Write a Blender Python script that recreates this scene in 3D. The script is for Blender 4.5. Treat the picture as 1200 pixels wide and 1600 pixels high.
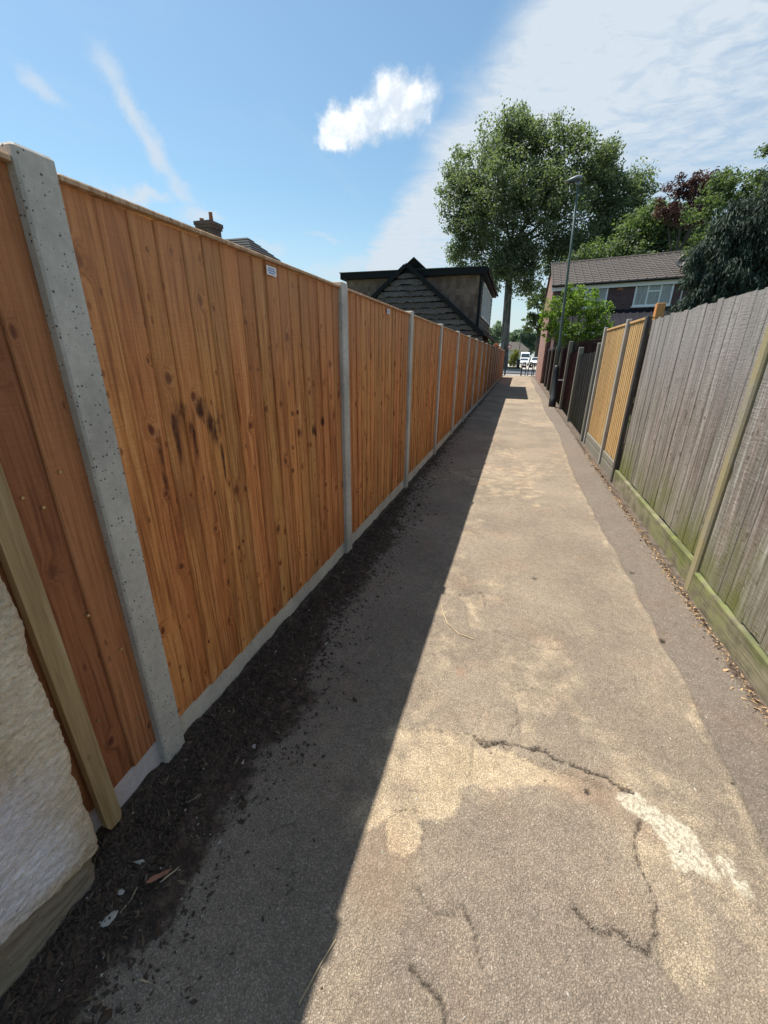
import bpy, math, random
import numpy as np
from mathutils import Vector, Matrix
random.seed(7); rng = np.random.default_rng(7)
for o in list(bpy.data.objects): bpy.data.objects.remove(o)
S = bpy.context.scene
COL = S.collection

# ------------------------------------------------------------------ camera
CAMH = 1.527
cam = bpy.data.cameras.new('camera'); co = bpy.data.objects.new('camera', cam); COL.objects.link(co)
cam.sensor_fit = 'VERTICAL'; cam.sensor_height = 32.0; cam.lens = 32.0*636.9/1600.0
cam.clip_start = 0.02; cam.clip_end = 3000
r_, u_, f_ = (0.95492, 0.29665, 0.01117), (-0.11659, 0.34017, 0.93311), (-0.27301, 0.89235, -0.35942)
co.matrix_world = Matrix(((r_[0], u_[0], -f_[0], 0), (r_[1], u_[1], -f_[1], 0), (r_[2], u_[2], -f_[2], CAMH), (0, 0, 0, 1)))
S.camera = co

# ------------------------------------------------------------------ sun, sky, exposure
SUN = Vector((-0.84, 0.33, 1.96)).normalized()           # towards the sun
sl = bpy.data.lights.new('sun', 'SUN'); so = bpy.data.objects.new('sun', sl); COL.objects.link(so)
sl.energy = 4.8; sl.angle = math.radians(0.55); sl.color = (1.0, 0.945, 0.86)
so.rotation_euler = (-SUN).to_track_quat('-Z', 'Y').to_euler()
S.view_settings.view_transform = 'Standard'; S.view_settings.look = 'None'
S.view_settings.gamma = 1; S.view_settings.use_curve_mapping = False
S.view_settings.exposure = 0.80
S.cycles.max_bounces = 6; S.cycles.diffuse_bounces = 4; S.cycles.glossy_bounces = 2; S.cycles.transmission_bounces = 4


class NT:
    """tiny node-tree writer"""
    def __init__(s, tree): s.t = tree; s.n = tree.nodes; s.l = tree.links
    def put(s, sock, v):
        if isinstance(v, bpy.types.NodeSocket): s.l.new(v, sock)
        elif v is not None:
            if isinstance(v, (tuple, list)) and len(v) == 3 and sock.type == 'RGBA': v = (*v, 1)
            sock.default_value = v
    def m(s, op, a, b=None, c=None, clamp=False):
        n = s.n.new('ShaderNodeMath'); n.operation = op; n.use_clamp = clamp
        s.put(n.inputs[0], a); s.put(n.inputs[1], b)
        if c is not None: s.put(n.inputs[2], c)
        return n.outputs[0]
    def v(s, op, a, b=None, out=0):
        n = s.n.new('ShaderNodeVectorMath'); n.operation = op; s.put(n.inputs[0], a)
        if op == 'SCALE': s.put(n.inputs[3], b)
        elif b is not None: s.put(n.inputs[1], b)
        return n.outputs['Value'] if op in ('DOT_PRODUCT', 'LENGTH', 'DISTANCE') else n.outputs[0]
    def noise(s, vec, scale, detail=4, rough=.55, dist=0.0, col=False):
        n = s.n.new('ShaderNodeTexNoise'); s.put(n.inputs['Vector'], vec); n.inputs['Scale'].default_value = scale
        n.inputs['Detail'].default_value = detail; n.inputs['Roughness'].default_value = rough; s.put(n.inputs['Distortion'], dist)
        return n.outputs[1 if col else 0]
    def vor(s, vec, scale, feat='F1', out='Distance', rand=1.0, flat=False):
        n = s.n.new('ShaderNodeTexVoronoi'); n.feature = feat
        if flat: n.voronoi_dimensions = '2D'
        s.put(n.inputs['Vector'], vec)
        n.inputs['Scale'].default_value = scale; n.inputs['Randomness'].default_value = rand
        return n.outputs[out] if out != 'both' else (n.outputs['Distance'], n.outputs['Color'])
    def step(s, x, lo, hi):
        n = s.n.new('ShaderNodeMapRange'); n.interpolation_type = 'SMOOTHSTEP'
        s.put(n.inputs[0], x); s.put(n.inputs[1], lo); s.put(n.inputs[2], hi)
        n.inputs[3].default_value = 0; n.inputs[4].default_value = 1
        return n.outputs[0]
    def mix(s, f, a, b, mode='MIX'):
        n = s.n.new('ShaderNodeMix'); n.data_type = 'RGBA'; n.blend_type = mode
        s.put(n.inputs[0], f); s.put(n.inputs[6], a); s.put(n.inputs[7], b)
        return n.outputs[2]
    def ramp(s, f, stops):
        n = s.n.new('ShaderNodeValToRGB'); s.put(n.inputs[0], f); e = n.color_ramp.elements
        while len(e) > len(stops): e.remove(e[-1])
        while len(e) < len(stops): e.new(1)
        for i, (p, c) in enumerate(stops): e[i].position = p; e[i].color = (*c, 1) if len(c) == 3 else c
        return n.outputs[0]
    def sep(s, v):
        n = s.n.new('ShaderNodeSeparateXYZ'); s.put(n.inputs[0], v); return n.outputs
    def comb(s, x, y, z):
        n = s.n.new('ShaderNodeCombineXYZ'); s.put(n.inputs[0], x); s.put(n.inputs[1], y); s.put(n.inputs[2], z); return n.outputs[0]
    def mul3(s, v, k): return s.v('MULTIPLY', v, k)
    def obj(s): return s.n.new('ShaderNodeTexCoord').outputs['Object']
    def pos(s): return s.n.new('ShaderNodeNewGeometry').outputs['Position']
    def rnd(s): return s.n.new('ShaderNodeObjectInfo').outputs['Random']
    def bump(s, h, strength=.5, dist=.01, nrm=None):
        n = s.n.new('ShaderNodeBump'); n.inputs['Strength'].default_value = strength; n.inputs['Distance'].default_value = dist
        s.put(n.inputs['Height'], h); s.put(n.inputs['Normal'], nrm) if nrm else None
        return n.outputs[0]


def mat(name, fn=None, col=(.5, .5, .5), rough=.8, metal=0.0, spec=.3, emit=None):
    m = bpy.data.materials.new(name); m.use_nodes = True
    t = NT(m.node_tree); b = m.node_tree.nodes['Principled BSDF']
    b.inputs['Base Color'].default_value = (*col, 1); b.inputs['Roughness'].default_value = rough
    b.inputs['Metallic'].default_value = metal; b.inputs['Specular IOR Level'].default_value = spec
    if fn: fn(t, b)
    elif not emit:
        p = t.pos(); n = t.noise(p, 9, 4); f = t.m('ADD', .85, t.m('MULTIPLY', n, .3))
        t.put(b.inputs['Base Color'], t.v('SCALE', t.comb(*col), f))
    return m


# world: physical sky with layers of real-looking cloud mixed in by direction
w = bpy.data.worlds.new('World'); S.world = w; w.use_nodes = True
T = NT(w.node_tree); bg = w.node_tree.nodes['Background']
sky = T.n.new('ShaderNodeTexSky'); sky.sky_type = 'NISHITA'; sky.sun_disc = False
sky.sun_elevation = math.asin(SUN.z); sky.sun_rotation = math.atan2(SUN.x, SUN.y)
sky.air_density = 1.2; sky.dust_density = .8; sky.ozone_density = 2.2; sky.altitude = 40
D = T.v('NORMALIZE', T.n.new('ShaderNodeTexCoord').outputs['Generated'])
dx, dy, dz = T.sep(D)
zz = T.m('MAXIMUM', dz, .02)
P = T.comb(T.m('DIVIDE', dx, zz), T.m('DIVIDE', dy, zz), 0)
px, py, _ = T.sep(P)
# high thin sheet: begins along a straight edge
s0 = T.m('ADD', T.m('MULTIPLY', T.m('ADD', px, .13), .888), T.m('MULTIPLY', T.m('SUBTRACT', py, 1.74), .46))
nA = T.noise(P, 1.6, 6, .6, .6); nB = T.noise(T.comb(T.m('ADD', T.m('MULTIPLY', px, 5), T.m('MULTIPLY', py, 2.5)), T.m('SUBTRACT', T.m('MULTIPLY', py, 6.5), T.m('MULTIPLY', px, 3)), 0), 1.2, 6, .62, .5)
nC = T.noise(P, .55, 3, .5, .3)
edge = T.step(T.m('ADD', s0, T.m('MULTIPLY', T.m('SUBTRACT', nA, .5), .35)), -.10, .20)
body = T.m('ADD', T.m('ADD', .50, T.m('MULTIPLY', T.m('SUBTRACT', 1, T.step(s0, .1, .9)), .28)), T.m('MULTIPLY', T.step(nB, .30, .70), .52))
body = T.m('ADD', body, T.m('MULTIPLY', T.m('SUBTRACT', nC, .5), .9))
near = T.m('SUBTRACT', 1.12, T.m('MULTIPLY', T.step(s0, .2, 2.4), .42))
cir = T.m('MULTIPLY', T.m('MULTIPLY', edge, body), near, clamp=True)
front = T.step(dy, .02, .3)
cir = T.m('MULTIPLY', cir, front)
# soft general wisps elsewhere
wis = T.m('MULTIPLY', T.step(T.noise(T.mul3(P, (1.0, .35, 1)), 1.1, 6, .62, 1.2), .56, .86), .42)
dist3 = T.v('SCALE', T.v('SUBTRACT', T.noise(D, 24, 8, .62, 0, True), (.5, .5, .5)), .075)
dist2 = T.v('SCALE', T.v('SUBTRACT', T.noise(D, 9, 6, .65, 0, True), (.5, .5, .5)), .09)
Dp = T.v('ADD', D, dist3); Dw = T.v('ADD', D, dist2)


def blob(c, rx, ry, ang, soft, D_=Dp):
    """round cloud lump about a direction; axes lie across the line of sight"""
    c = Vector(c).normalized(); rt = c.cross(Vector((0, 0, 1))).normalized(); up = rt.cross(c)
    a = rt*math.cos(ang)+up*math.sin(ang); b = -rt*math.sin(ang)+up*math.cos(ang)
    d = T.v('SUBTRACT', D_, tuple(c))
    x = T.m('DIVIDE', T.v('DOT_PRODUCT', d, tuple(a)), rx); y = T.m('DIVIDE', T.v('DOT_PRODUCT', d, tuple(b)), ry)
    q = T.m('SQRT', T.m('ADD', T.m('MULTIPLY', x, x), T.m('MULTIPLY', y, y)))
    return T.m('SUBTRACT', 1, T.step(q, 1-soft, 1+soft*.35))


cum = 0.0
for c, rx, ry, a in [((-.246, .880, .407), .070, .040, .1), ((-.222, .884, .409), .042, .034, -.3), ((-.262, .873, .418), .040, .036, .3), ((-.303, .869, .394), .055, .026, .1),
                     ((-.355, .853, .386), .038, .026, .2), ((-.367, .857, .366), .032, .020, -.2), ((-.33, .864, .380), .055, .030, .1)]:
    k = blob(c, rx, ry, a, .62); cum = k if cum == 0.0 else T.m('MAXIMUM', cum, k)
cum = T.m('MULTIPLY', cum, T.m('ADD', .72, T.m('MULTIPLY', T.step(T.noise(D, 26, 6, .65), .3, .65), .34)), clamp=True)
soft = 0.0
for c, rx, ry, a, k0 in [((-.647, .651, .396), .034, .020, -1.0, .62), ((-.641, .681, .355), .055, .018, -1.05, .78), ((-.629, .711, .315), .055, .018, -1.0, .80),
                         ((-.612, .742, .272), .045, .020, -.9, .60), ((-.719, .597, .355), .028, .014, -.6, .62), ((-.669, .696, .262), .065, .013, -.05, .85),
                         ((-.60, .765, .235), .050, .012, -.1, .8), ((-.493, .845, .200), .045, .018, -.2, .6), ((-.40, .889, .222), .05, .007, .05, .45),
                         ((-.36, .915, .172), .12, .020, .05, .7), ((-.52, .84, .165), .10, .015, 0, .6)]:
    k = T.m('MULTIPLY', blob(c, rx, ry, a, .9, Dw), k0); soft = k if soft == 0.0 else T.m('MAXIMUM', soft, k)
lowband = T.m('MULTIPLY', T.m('SUBTRACT', 1, T.step(dz, .02, .30)), .55)
cm = T.m('MAXIMUM', T.m('MAXIMUM', cir, cum), T.m('MAXIMUM', soft, T.m('MAXIMUM', wis, lowband)))
cloudcol = T.mix(T.m('MAXIMUM', cum, 0), (5.5, 6.2, 6.9), T.mix(T.step(T.noise(T.v('ADD', D, (.012, .0, -.016)), 24, 5, .6), .38, .62), (6.4, 7.0, 7.7), (8.8, 9.1, 9.4)))
skyc = T.mix(1.0, sky.outputs[0], (1.02, 1.20, 1.17), 'MULTIPLY')
T.put(bg.inputs[0], T.mix(cm, skyc, cloudcol))
bg.inputs[1].default_value = .072
w.cycles.sampling_method = 'MANUAL'; w.cycles.sample_map_resolution = 512

# ------------------------------------------------------------------ mesh helpers
BOXF = [(0, 3, 2, 1), (4, 5, 6, 7), (0, 1, 5, 4), (1, 2, 6, 5), (2, 3, 7, 6), (3, 0, 4, 7)]


class MB:
    def __init__(s): s.v = []; s.f = []
    def add(s, vs, fs):
        b = len(s.v); s.v += [tuple(p) for p in vs]; s.f += [tuple(i+b for i in f) for f in fs]; return s
    def box(s, x0, x1, y0, y1, z0, z1, fn=None):
        vs = [(x0, y0, z0), (x1, y0, z0), (x1, y1, z0), (x0, y1, z0), (x0, y0, z1), (x1, y0, z1), (x1, y1, z1), (x0, y1, z1)]
        if fn: vs = [fn(*p) for p in vs]
        return s.add(vs, BOXF)
    def cbox(s, x0, x1, y0, y1, z0, z1, c=.006, fn=None):
        """box with chamfered long (vertical) edges and top"""
        def ring(z, k): return [(x0+c+k, y0+k, z), (x1-c-k, y0+k, z), (x1-k, y0+c+k, z), (x1-k, y1-c-k, z), (x1-c-k, y1-k, z), (x0+c+k, y1-k, z), (x0+k, y1-c-k, z), (x0+k, y0+c+k, z)]
        vs = ring(z0, 0)+ring(z1-c, 0)+ring(z1, c*.7)
        if fn: vs = [fn(*p) for p in vs]
        fs = [tuple(range(7, -1, -1)), tuple(range(16, 24))]
        for k in (0, 8):
            for i in range(8): fs.append((k+i, k+(i+1) % 8, k+8+(i+1) % 8, k+8+i))
        return s.add(vs, fs)
    def prism(s, prof, a0, a1, axis='y', fn=None):
        """prof: 2D outline (ccw) extruded along axis"""
        n = len(prof)
        def mk(p, a):
            return {'y': (p[0], a, p[1]), 'x': (a, p[0], p[1]), 'z': (p[0], p[1], a)}[axis]
        vs = [mk(p, a0) for p in prof]+[mk(p, a1) for p in prof]
        if fn: vs = [fn(*p) for p in vs]
        return s.add(vs, [tuple(range(n)), tuple(range(2*n-1, n-1, -1))]+[(i, i+n, (i+1) % n+n, (i+1) % n) for i in range(n)])
    def tube(s, pts, rad, n=8, cap=True):
        pts = [Vector(p) for p in pts]; rad = rad if isinstance(rad, (list, tuple)) else [rad]*len(pts); b = len(s.v)
        for i, p in enumerate(pts):
            d = (pts[min(i+1, len(pts)-1)]-pts[max(i-1, 0)]).normalized()
            a = d.cross(Vector((0, 0, 1)) if abs(d.z) < .9 else Vector((1, 0, 0))).normalized(); c = d.cross(a)
            for k in range(n):
                t = 2*math.pi*k/n; s.v.append(tuple(p+(a*math.cos(t)+c*math.sin(t))*rad[i]))
        for i in range(len(pts)-1):
            for k in range(n): s.f.append((b+i*n+k, b+i*n+(k+1) % n, b+(i+1)*n+(k+1) % n, b+(i+1)*n+k))
        if cap: s.f.append(tuple(b+k for k in range(n-1, -1, -1))); s.f.append(tuple(b+(len(pts)-1)*n+k for k in range(n)))
        return s
    def mesh(s, name, m, off=(0, 0, 0), smooth=False):
        me = bpy.data.meshes.new(name); ox, oy, oz = off
        me.from_pydata([(x-ox, y-oy, z-oz) for x, y, z in s.v], [], s.f)
        if m: me.materials.append(m)
        if smooth:
            for p in me.polygons: p.use_smooth = True
        return me


def nmesh(name, V, F, m, smooth=False):
    """numpy mesh, F: (M,3|4)"""
    me = bpy.data.meshes.new(name); V = np.asarray(V, np.float32); F = np.asarray(F, np.int32); k = F.shape[1]
    me.vertices.add(len(V)); me.vertices.foreach_set('co', V.ravel())
    me.loops.add(F.size); me.loops.foreach_set('vertex_index', F.ravel())
    me.polygons.add(len(F)); me.polygons.foreach_set('loop_start', np.arange(0, F.size, k, dtype=np.int32))
    me.polygons.foreach_set('use_smooth', np.full(len(F), smooth)); me.materials.append(m); me.update(calc_edges=True); me.validate()
    return me


def wloc(o):
    v = Vector((0, 0, 0))
    while o: v += o.location; o = o.parent
    return v


def link(name, data, parent=None, loc=(0, 0, 0), **kw):
    o = bpy.data.objects.new(name, data); COL.objects.link(o); o.location = loc
    if parent: o.parent = parent
    for k, v in kw.items(): o[k] = v
    return o


def thing(name, label, cat, loc=(0, 0, 0), group=None):
    o = link(name, None, None, loc, label=label, category=cat); o.empty_display_size = .2
    if group: o['group'] = group
    return o


def part(name, mb, m, parent, smooth=False, **kw):
    """mesh given in world coordinates"""
    return link(name, mb.mesh(name, m, wloc(parent) if parent else (0, 0, 0), smooth), parent, **kw)


def npart(name, V, F, m, parent, smooth=False, **kw):
    V = np.asarray(V, float)-(np.array(wloc(parent)) if parent else 0)
    return link(name, nmesh(name, V, F, m, smooth), parent, **kw)


def _hash(ix, iy, s):
    h = (ix.astype(np.int64)*374761393+iy.astype(np.int64)*668265263+s*1442695041) & 0xffffffff
    h = ((h ^ (h >> 13))*1274126177) & 0xffffffff
    return ((h ^ (h >> 16)) & 0xffff)/65535.0


def vnoise(x, y, s=0):
    ix, iy = np.floor(x), np.floor(y); fx, fy = x-ix, y-iy; fx = fx*fx*(3-2*fx); fy = fy*fy*(3-2*fy)
    a, b, c, d = _hash(ix, iy, s), _hash(ix+1, iy, s), _hash(ix, iy+1, s), _hash(ix+1, iy+1, s)
    return (a*(1-fx)+b*fx)*(1-fy)+(c*(1-fx)+d*fx)*fy


def fbm(x, y, o=4, s=0):
    t = 0; a = .5; n = 0
    for i in range(o): t = t+a*vnoise(x*2**i, y*2**i, s+i*17); n += a; a *= .5
    return t/n


def sstep(x, a, b):
    t = np.clip((x-a)/(b-a), 0, 1); return t*t*(3-2*t)


def dline(X, Y, pts):
    d = np.full(X.shape, 1e9)
    for (x0, y0), (x1, y1) in zip(pts[:-1], pts[1:]):
        vx, vy = x1-x0, y1-y0; t = np.clip(((X-x0)*vx+(Y-y0)*vy)/(vx*vx+vy*vy+1e-12), 0, 1)
        d = np.minimum(d, np.hypot(X-x0-t*vx, Y-y0-t*vy))
    return d


def dpoly(X, Y, pts):
    """signed distance, positive inside"""
    ins = np.zeros(X.shape, bool); n = len(pts)
    for i in range(n):
        x0, y0 = pts[i]; x1, y1 = pts[(i+1) % n]
        c = ((y0 > Y) != (y1 > Y)) & (X < (x1-x0)*(Y-y0)/((y1-y0) if y1 != y0 else 1e-9)+x0); ins ^= c
    d = dline(X, Y, list(pts)+[pts[0]])
    return np.where(ins, d, -d)


# ------------------------------------------------------------------ materials
def wood_fn(lo, mid, hi, knot, knots=.5, saw=.35, rough=.75, spots=None, moss=None, streak=.5, var=.25, height_tint=None, hue=.10, swz=150):
    def fn(t, b):
        o = t.obj(); r = t.rnd(); ps = t.pos()
        off = t.comb(t.m('MULTIPLY', r, 37.0), t.m('MULTIPLY', r, 91.0), t.m('MULTIPLY', r, 53.0))
        v = t.v('ADD', o, off)
        vx_, vy_, vz_ = t.sep(v)
        k2 = t.comb(t.m('MULTIPLY', vy_, 8.5), t.m('MULTIPLY', vz_, 6.0), 0)
        kd, kc = t.vor(t.v('ADD', k2, t.v('SCALE', t.noise(t.mul3(v, (20, 20, 12)), 1.0, 1, .5, 0, True), .22)), 1.0, out='both', rand=.95, flat=True); kr = t.sep(kc)
        size = t.m('ADD', .05, t.m('MULTIPLY', t.m('POWER', kr[1], 2.0), .11))
        on = t.step(kr[0], 1-knots-.02, 1-knots+.02)
        kn = t.m('DIVIDE', kd, size)
        core = t.m('MULTIPLY', t.m('SUBTRACT', 1, t.step(kn, .55, 1.25)), on)
        halo = t.m('MULTIPLY', t.m('SUBTRACT', 1, t.step(kn, .7, 3.2)), on)
        sd_, sc_ = t.vor(t.comb(t.m('MULTIPLY', vy_, 19), t.m('MULTIPLY', vz_, 10), 0), 1.0, out='both', rand=1.0, flat=True); sr_ = t.sep(sc_)
        small = t.m('MULTIPLY', t.m('SUBTRACT', 1, t.step(sd_, .06, .17)), t.step(sr_[0], 1-knots*.30, 1.02-knots*.30))
        warp = t.m('MULTIPLY', halo, .035)
        gv = t.v('ADD', v, t.comb(0, warp, t.m('MULTIPLY', warp, 2)))
        g1 = t.noise(t.mul3(gv, (30, 34, 1.5)), 1.0, 6, .6, 1.1)
        g2 = t.noise(t.mul3(gv, (80, 130, 5)), 1.0, 4, .6, .4)
        sw = t.noise(t.mul3(v, (30, 12, swz)), 1.0, 4, .65)
        f = t.m('ADD', t.m('MULTIPLY', g1, .65), t.m('MULTIPLY', g2, .35))
        c = t.ramp(f, [(.36, lo), (.50, mid), (.66, hi)])
        blot = t.noise(t.mul3(v, (2, 5, 1.4)), 1.0, 4, .6)
        c = t.mix(t.m('MULTIPLY', t.step(blot, .50, .72), streak), c, lo)
        c = t.v('SCALE', c, t.m('ADD', 1-var*.5, t.m('MULTIPLY', r, var)))
        r2 = t.m('FRACT', t.m('MULTIPLY', r, 13.7)); hs = t.comb(1.0, t.m('SUBTRACT', 1.08, t.m('MULTIPLY', r2, hue)), t.m('SUBTRACT', 1.08, t.m('MULTIPLY', r2, hue*.8))); c = t.mix(1.0, c, hs, 'MULTIPLY')
        c = t.v('SCALE', c, t.m('ADD', 1-saw*.5, t.m('MULTIPLY', sw, saw)))
        ring = t.m('MULTIPLY', t.m('ADD', t.m('SINE', t.m('MULTIPLY', kn, 8.0)), 1), .25)
        c = t.mix(t.m('MULTIPLY', halo, ring), c, lo)
        c = t.mix(t.m('MULTIPLY', core, t.m('ADD', .5, t.m('MULTIPLY', t.step(g2, .3, .6), .45))), c, knot)
        c = t.mix(t.m('MULTIPLY', small, .6), c, knot)
        X_, Y_, Z_ = t.sep(ps)
        if spots:
            dark = 0.0
            q = t.noise(t.mul3(ps, (1, 16, 9)), 1.0, 4, .6); q2 = t.noise(t.mul3(ps, (1, 45, 3.5)), 1.0, 4, .65)
            for (sy, sz, sr, ln) in spots:
                yy = t.m('DIVIDE', t.m('SUBTRACT', Y_, sy), sr); dz_ = t.m('SUBTRACT', Z_, sz)
                up = t.m('DIVIDE', t.m('MAXIMUM', dz_, 0), sr*1.6); dn = t.m('DIVIDE', t.m('MINIMUM', dz_, 0), ln)
                q_ = t.m('SQRT', t.m('ADD', t.m('MULTIPLY', yy, yy), t.m('ADD', t.m('MULTIPLY', up, up), t.m('MULTIPLY', dn, dn))))
                m_ = t.m('SUBTRACT', 1, t.step(t.m('ADD', q_, t.m('MULTIPLY', t.m('SUBTRACT', q2, .5), 1.7)), .35, 1.0))
                dark = m_ if dark == 0.0 else t.m('MAXIMUM', dark, m_)
            c = t.mix(t.m('MULTIPLY', dark, t.m('ADD', .10, t.m('MULTIPLY', t.step(q, .35, .6), .85)), clamp=True), c, (.055, .013, .008))
        if height_tint:  # blends the upper part of the boards toward another tone
            zc, zr, fc, fs = height_tint
            fz = t.m('MULTIPLY', t.step(t.m('ADD', Z_, t.m('MULTIPLY', t.m('SUBTRACT', blot, .5), .6)), zc, zc+zr), fs)
            c = t.mix(fz, c, fc)
        if moss:
            mz, mcol = moss
            mm = t.m('SUBTRACT', 1, t.step(t.m('ADD', Z_, t.m('MULTIPLY', t.m('SUBTRACT', t.noise(t.mul3(ps, (1, 14, 3.0)), 1.0, 4), .5), .55)), .12, mz))
            mn = t.step(t.noise(ps, 2.3, 4), .35, .62)
            c = t.mix(t.m('MULTIPLY', mm, t.m('ADD', .25, t.m('MULTIPLY', mn, .65))), c, mcol)
        t.put(b.inputs['Base Color'], c)
        h = t.m('ADD', t.m('MULTIPLY', f, .5), t.m('SUBTRACT', t.m('MULTIPLY', sw, saw*1.6), t.m('MULTIPLY', core, .4)))
        t.put(b.inputs['Normal'], t.bump(h, .55, .006)); b.inputs['Roughness'].default_value = rough
        b.inputs['Specular IOR Level'].default_value = .25
    return fn


SPOTS = [(1.27, 1.30, .055, .10), (1.41, 1.255, .060, .12), (1.34, 1.32, .05, .05), (1.29, 1.24, .018, .36), (1.44, 1.16, .014, .40), (1.12, 1.26, .018, .30), (1.20, 1.30, .02, .22), (1.36, 1.34, .03, .08),
         (2.62, .98, .014, .10), (2.30, 1.08, .035, .04), (2.42, 1.12, .03, .03)]
M = {}
M['orange'] = mat('orange_stained_featheredge', wood_fn((.25, .080, .026), (.55, .225, .066), (.72, .37, .14), (.12, .028, .014), knots=.52, saw=.45, spots=SPOTS, streak=.6, var=.36, hue=.22,
                                                       height_tint=(1.2, .8, (.46, .235, .13), .50)))
M['orange2'] = mat('brown_stained_featheredge', wood_fn((.21, .080, .034), (.35, .140, .058), (.45, .20, .09), (.10, .032, .020), knots=.35, saw=.35, streak=.7, var=.25, hue=.15))
M['yellow'] = mat('new_yellow_timber', wood_fn((.34, .20, .080), (.43, .27, .115), (.52, .35, .165), (.20, .08, .03), knots=.3, saw=.3, streak=.4, var=.3))
M['newbrown'] = mat('new_brown_post', wood_fn((.34, .15, .05), (.45, .21, .075), (.55, .28, .11), (.2, .06, .02), knots=.2))
M['greyw'] = mat('weathered_grey_timber', wood_fn((.105, .084, .066), (.205, .172, .145), (.38, .345, .31), (.10, .08, .06), knots=.42, saw=.95, streak=.6, var=.40, swz=85,
                                                 moss=(.70, (.115, .125, .032)), height_tint=(.9, .9, (.27, .265, .26), .5)))
M['darkgrey'] = mat('black_weathered_timber', wood_fn((.012, .011, .010), (.034, .032, .030), (.11, .105, .10), (.01, .01, .01), knots=.1, saw=.5, var=.5, moss=(.5, (.03, .035, .012))))
M['redbrown'] = mat('dark_red_stained_timber', wood_fn((.022, .008, .007), (.050, .017, .015), (.085, .03, .025), (.01, .005, .005), knots=.15, saw=.3, var=.3, moss=(.5, (.03, .03, .012))))
M['endpost'] = mat('dark_grey_timber_post', wood_fn((.035, .028, .024), (.075, .063, .055), (.14, .125, .11), (.02, .015, .012), knots=.2, saw=.6))
M['batten'] = mat('pale_treated_batten', wood_fn((.28, .185, .085), (.40, .285, .145), (.50, .38, .21), (.17, .09, .035), knots=.12, saw=.1, streak=.35))
M['rail'] = mat('pale_capping_timber', wood_fn((.30, .16, .08), (.45, .27, .16), (.58, .40, .26), (.1, .05, .02), knots=.1))


def conc_fn(base, pores=.6, lichen=None, dirt=.25):
    def fn(t, b):
        p = t.pos()
        n1 = t.noise(p, 3.5, 5, .6); n2 = t.noise(p, 45, 4, .65); n3 = t.noise(p, 260, 2)
        c = t.mix(t.step(n1, .3, .7), tuple(k*.82 for k in base), tuple(min(1, k*1.10) for k in base))
        c = t.v('SCALE', c, t.m('ADD', .74, t.m('MULTIPLY', n2, .52)))
        c = t.mix(t.m('MULTIPLY', t.step(n3, .60, .8), .3), c, tuple(k*.5 for k in base))
        X3, Y3, Z3 = t.sep(p); d, col = t.vor(t.comb(t.m('ADD', X3, Y3), Z3, 0), 75, out='both', flat=True); rr = t.sep(col)
        keep = t.step(t.m('ADD', rr[0], t.m('MULTIPLY', t.m('SUBTRACT', t.noise(p, 5, 3), .5), .9)), 1-pores*.5, 1.02-pores*.5)
        pit = t.m('MULTIPLY', t.m('SUBTRACT', 1, t.step(t.m('DIVIDE', d, t.m('ADD', .05, t.m('MULTIPLY', t.m('POWER', rr[1], 1.8), .24))), .6, 1.0)), keep)
        c = t.mix(t.m('MULTIPLY', pit, .82), c, (.03, .028, .024))
        if lichen:
            X_, Y_, Z_ = t.sep(p)
            c = t.mix(t.m('MULTIPLY', t.step(n1, .34, .58), t.m('SUBTRACT', .75, t.m('MULTIPLY', t.step(n2, .5, .7), .3))), c, lichen)
        t.put(b.inputs['Base Color'], c)
        t.put(b.inputs['Normal'], t.bump(t.m('SUBTRACT', t.m('MULTIPLY', n2, .35), pit), .6, .006)); b.inputs['Roughness'].default_value = .85
    return fn


M['conc'] = mat('new_concrete', conc_fn((.50, .465, .405), .80))
M['conc2'] = mat('smooth_pale_concrete', conc_fn((.33, .315, .285), .12))
M['gravelb'] = mat('gravel_board_concrete', conc_fn((.56, .51, .43), .08))
M['lilac'] = mat('lilac_grey_concrete', conc_fn((.55, .50, .50), .05))
M['oldconc'] = mat('lichened_concrete', conc_fn((.29, .265, .20), .3, (.27, .225, .10)))
M['oldconc2'] = mat('old_dark_concrete', conc_fn((.22, .205, .175), .3, (.15, .14, .10)))


def mossboard(t, b):
    p = t.pos(); X_, Y_, Z_ = t.sep(p); n = t.noise(p, 6, 5, .6); n2 = t.noise(p, 2.2, 4); g = t.noise(t.mul3(p, (40, 5, 60)), 1, 4)
    c = t.mix(t.step(n, .35, .65), (.13, .115, .075), (.23, .205, .14))
    c = t.mix(t.m('MULTIPLY', t.step(t.m('ADD', n2, t.m('MULTIPLY', t.m('SUBTRACT', Z_, .08), 1.6)), .50, .66), .7), c, (.085, .105, .028))
    c = t.mix(t.m('MULTIPLY', t.m('MULTIPLY', t.step(Y_, 2.0, 2.8), t.m('SUBTRACT', 1, t.step(Y_, 3.6, 5.0))), t.m('MULTIPLY', t.step(n, .42, .60), .55)), c, (.15, .18, .035))
    c = t.v('SCALE', c, t.m('ADD', .65, t.m('MULTIPLY', g, .7)))
    t.put(b.inputs['Base Color'], c); t.put(b.inputs['Normal'], t.bump(g, .5, .01))


M['moss'] = mat('mossy_gravel_board', mossboard)


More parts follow.
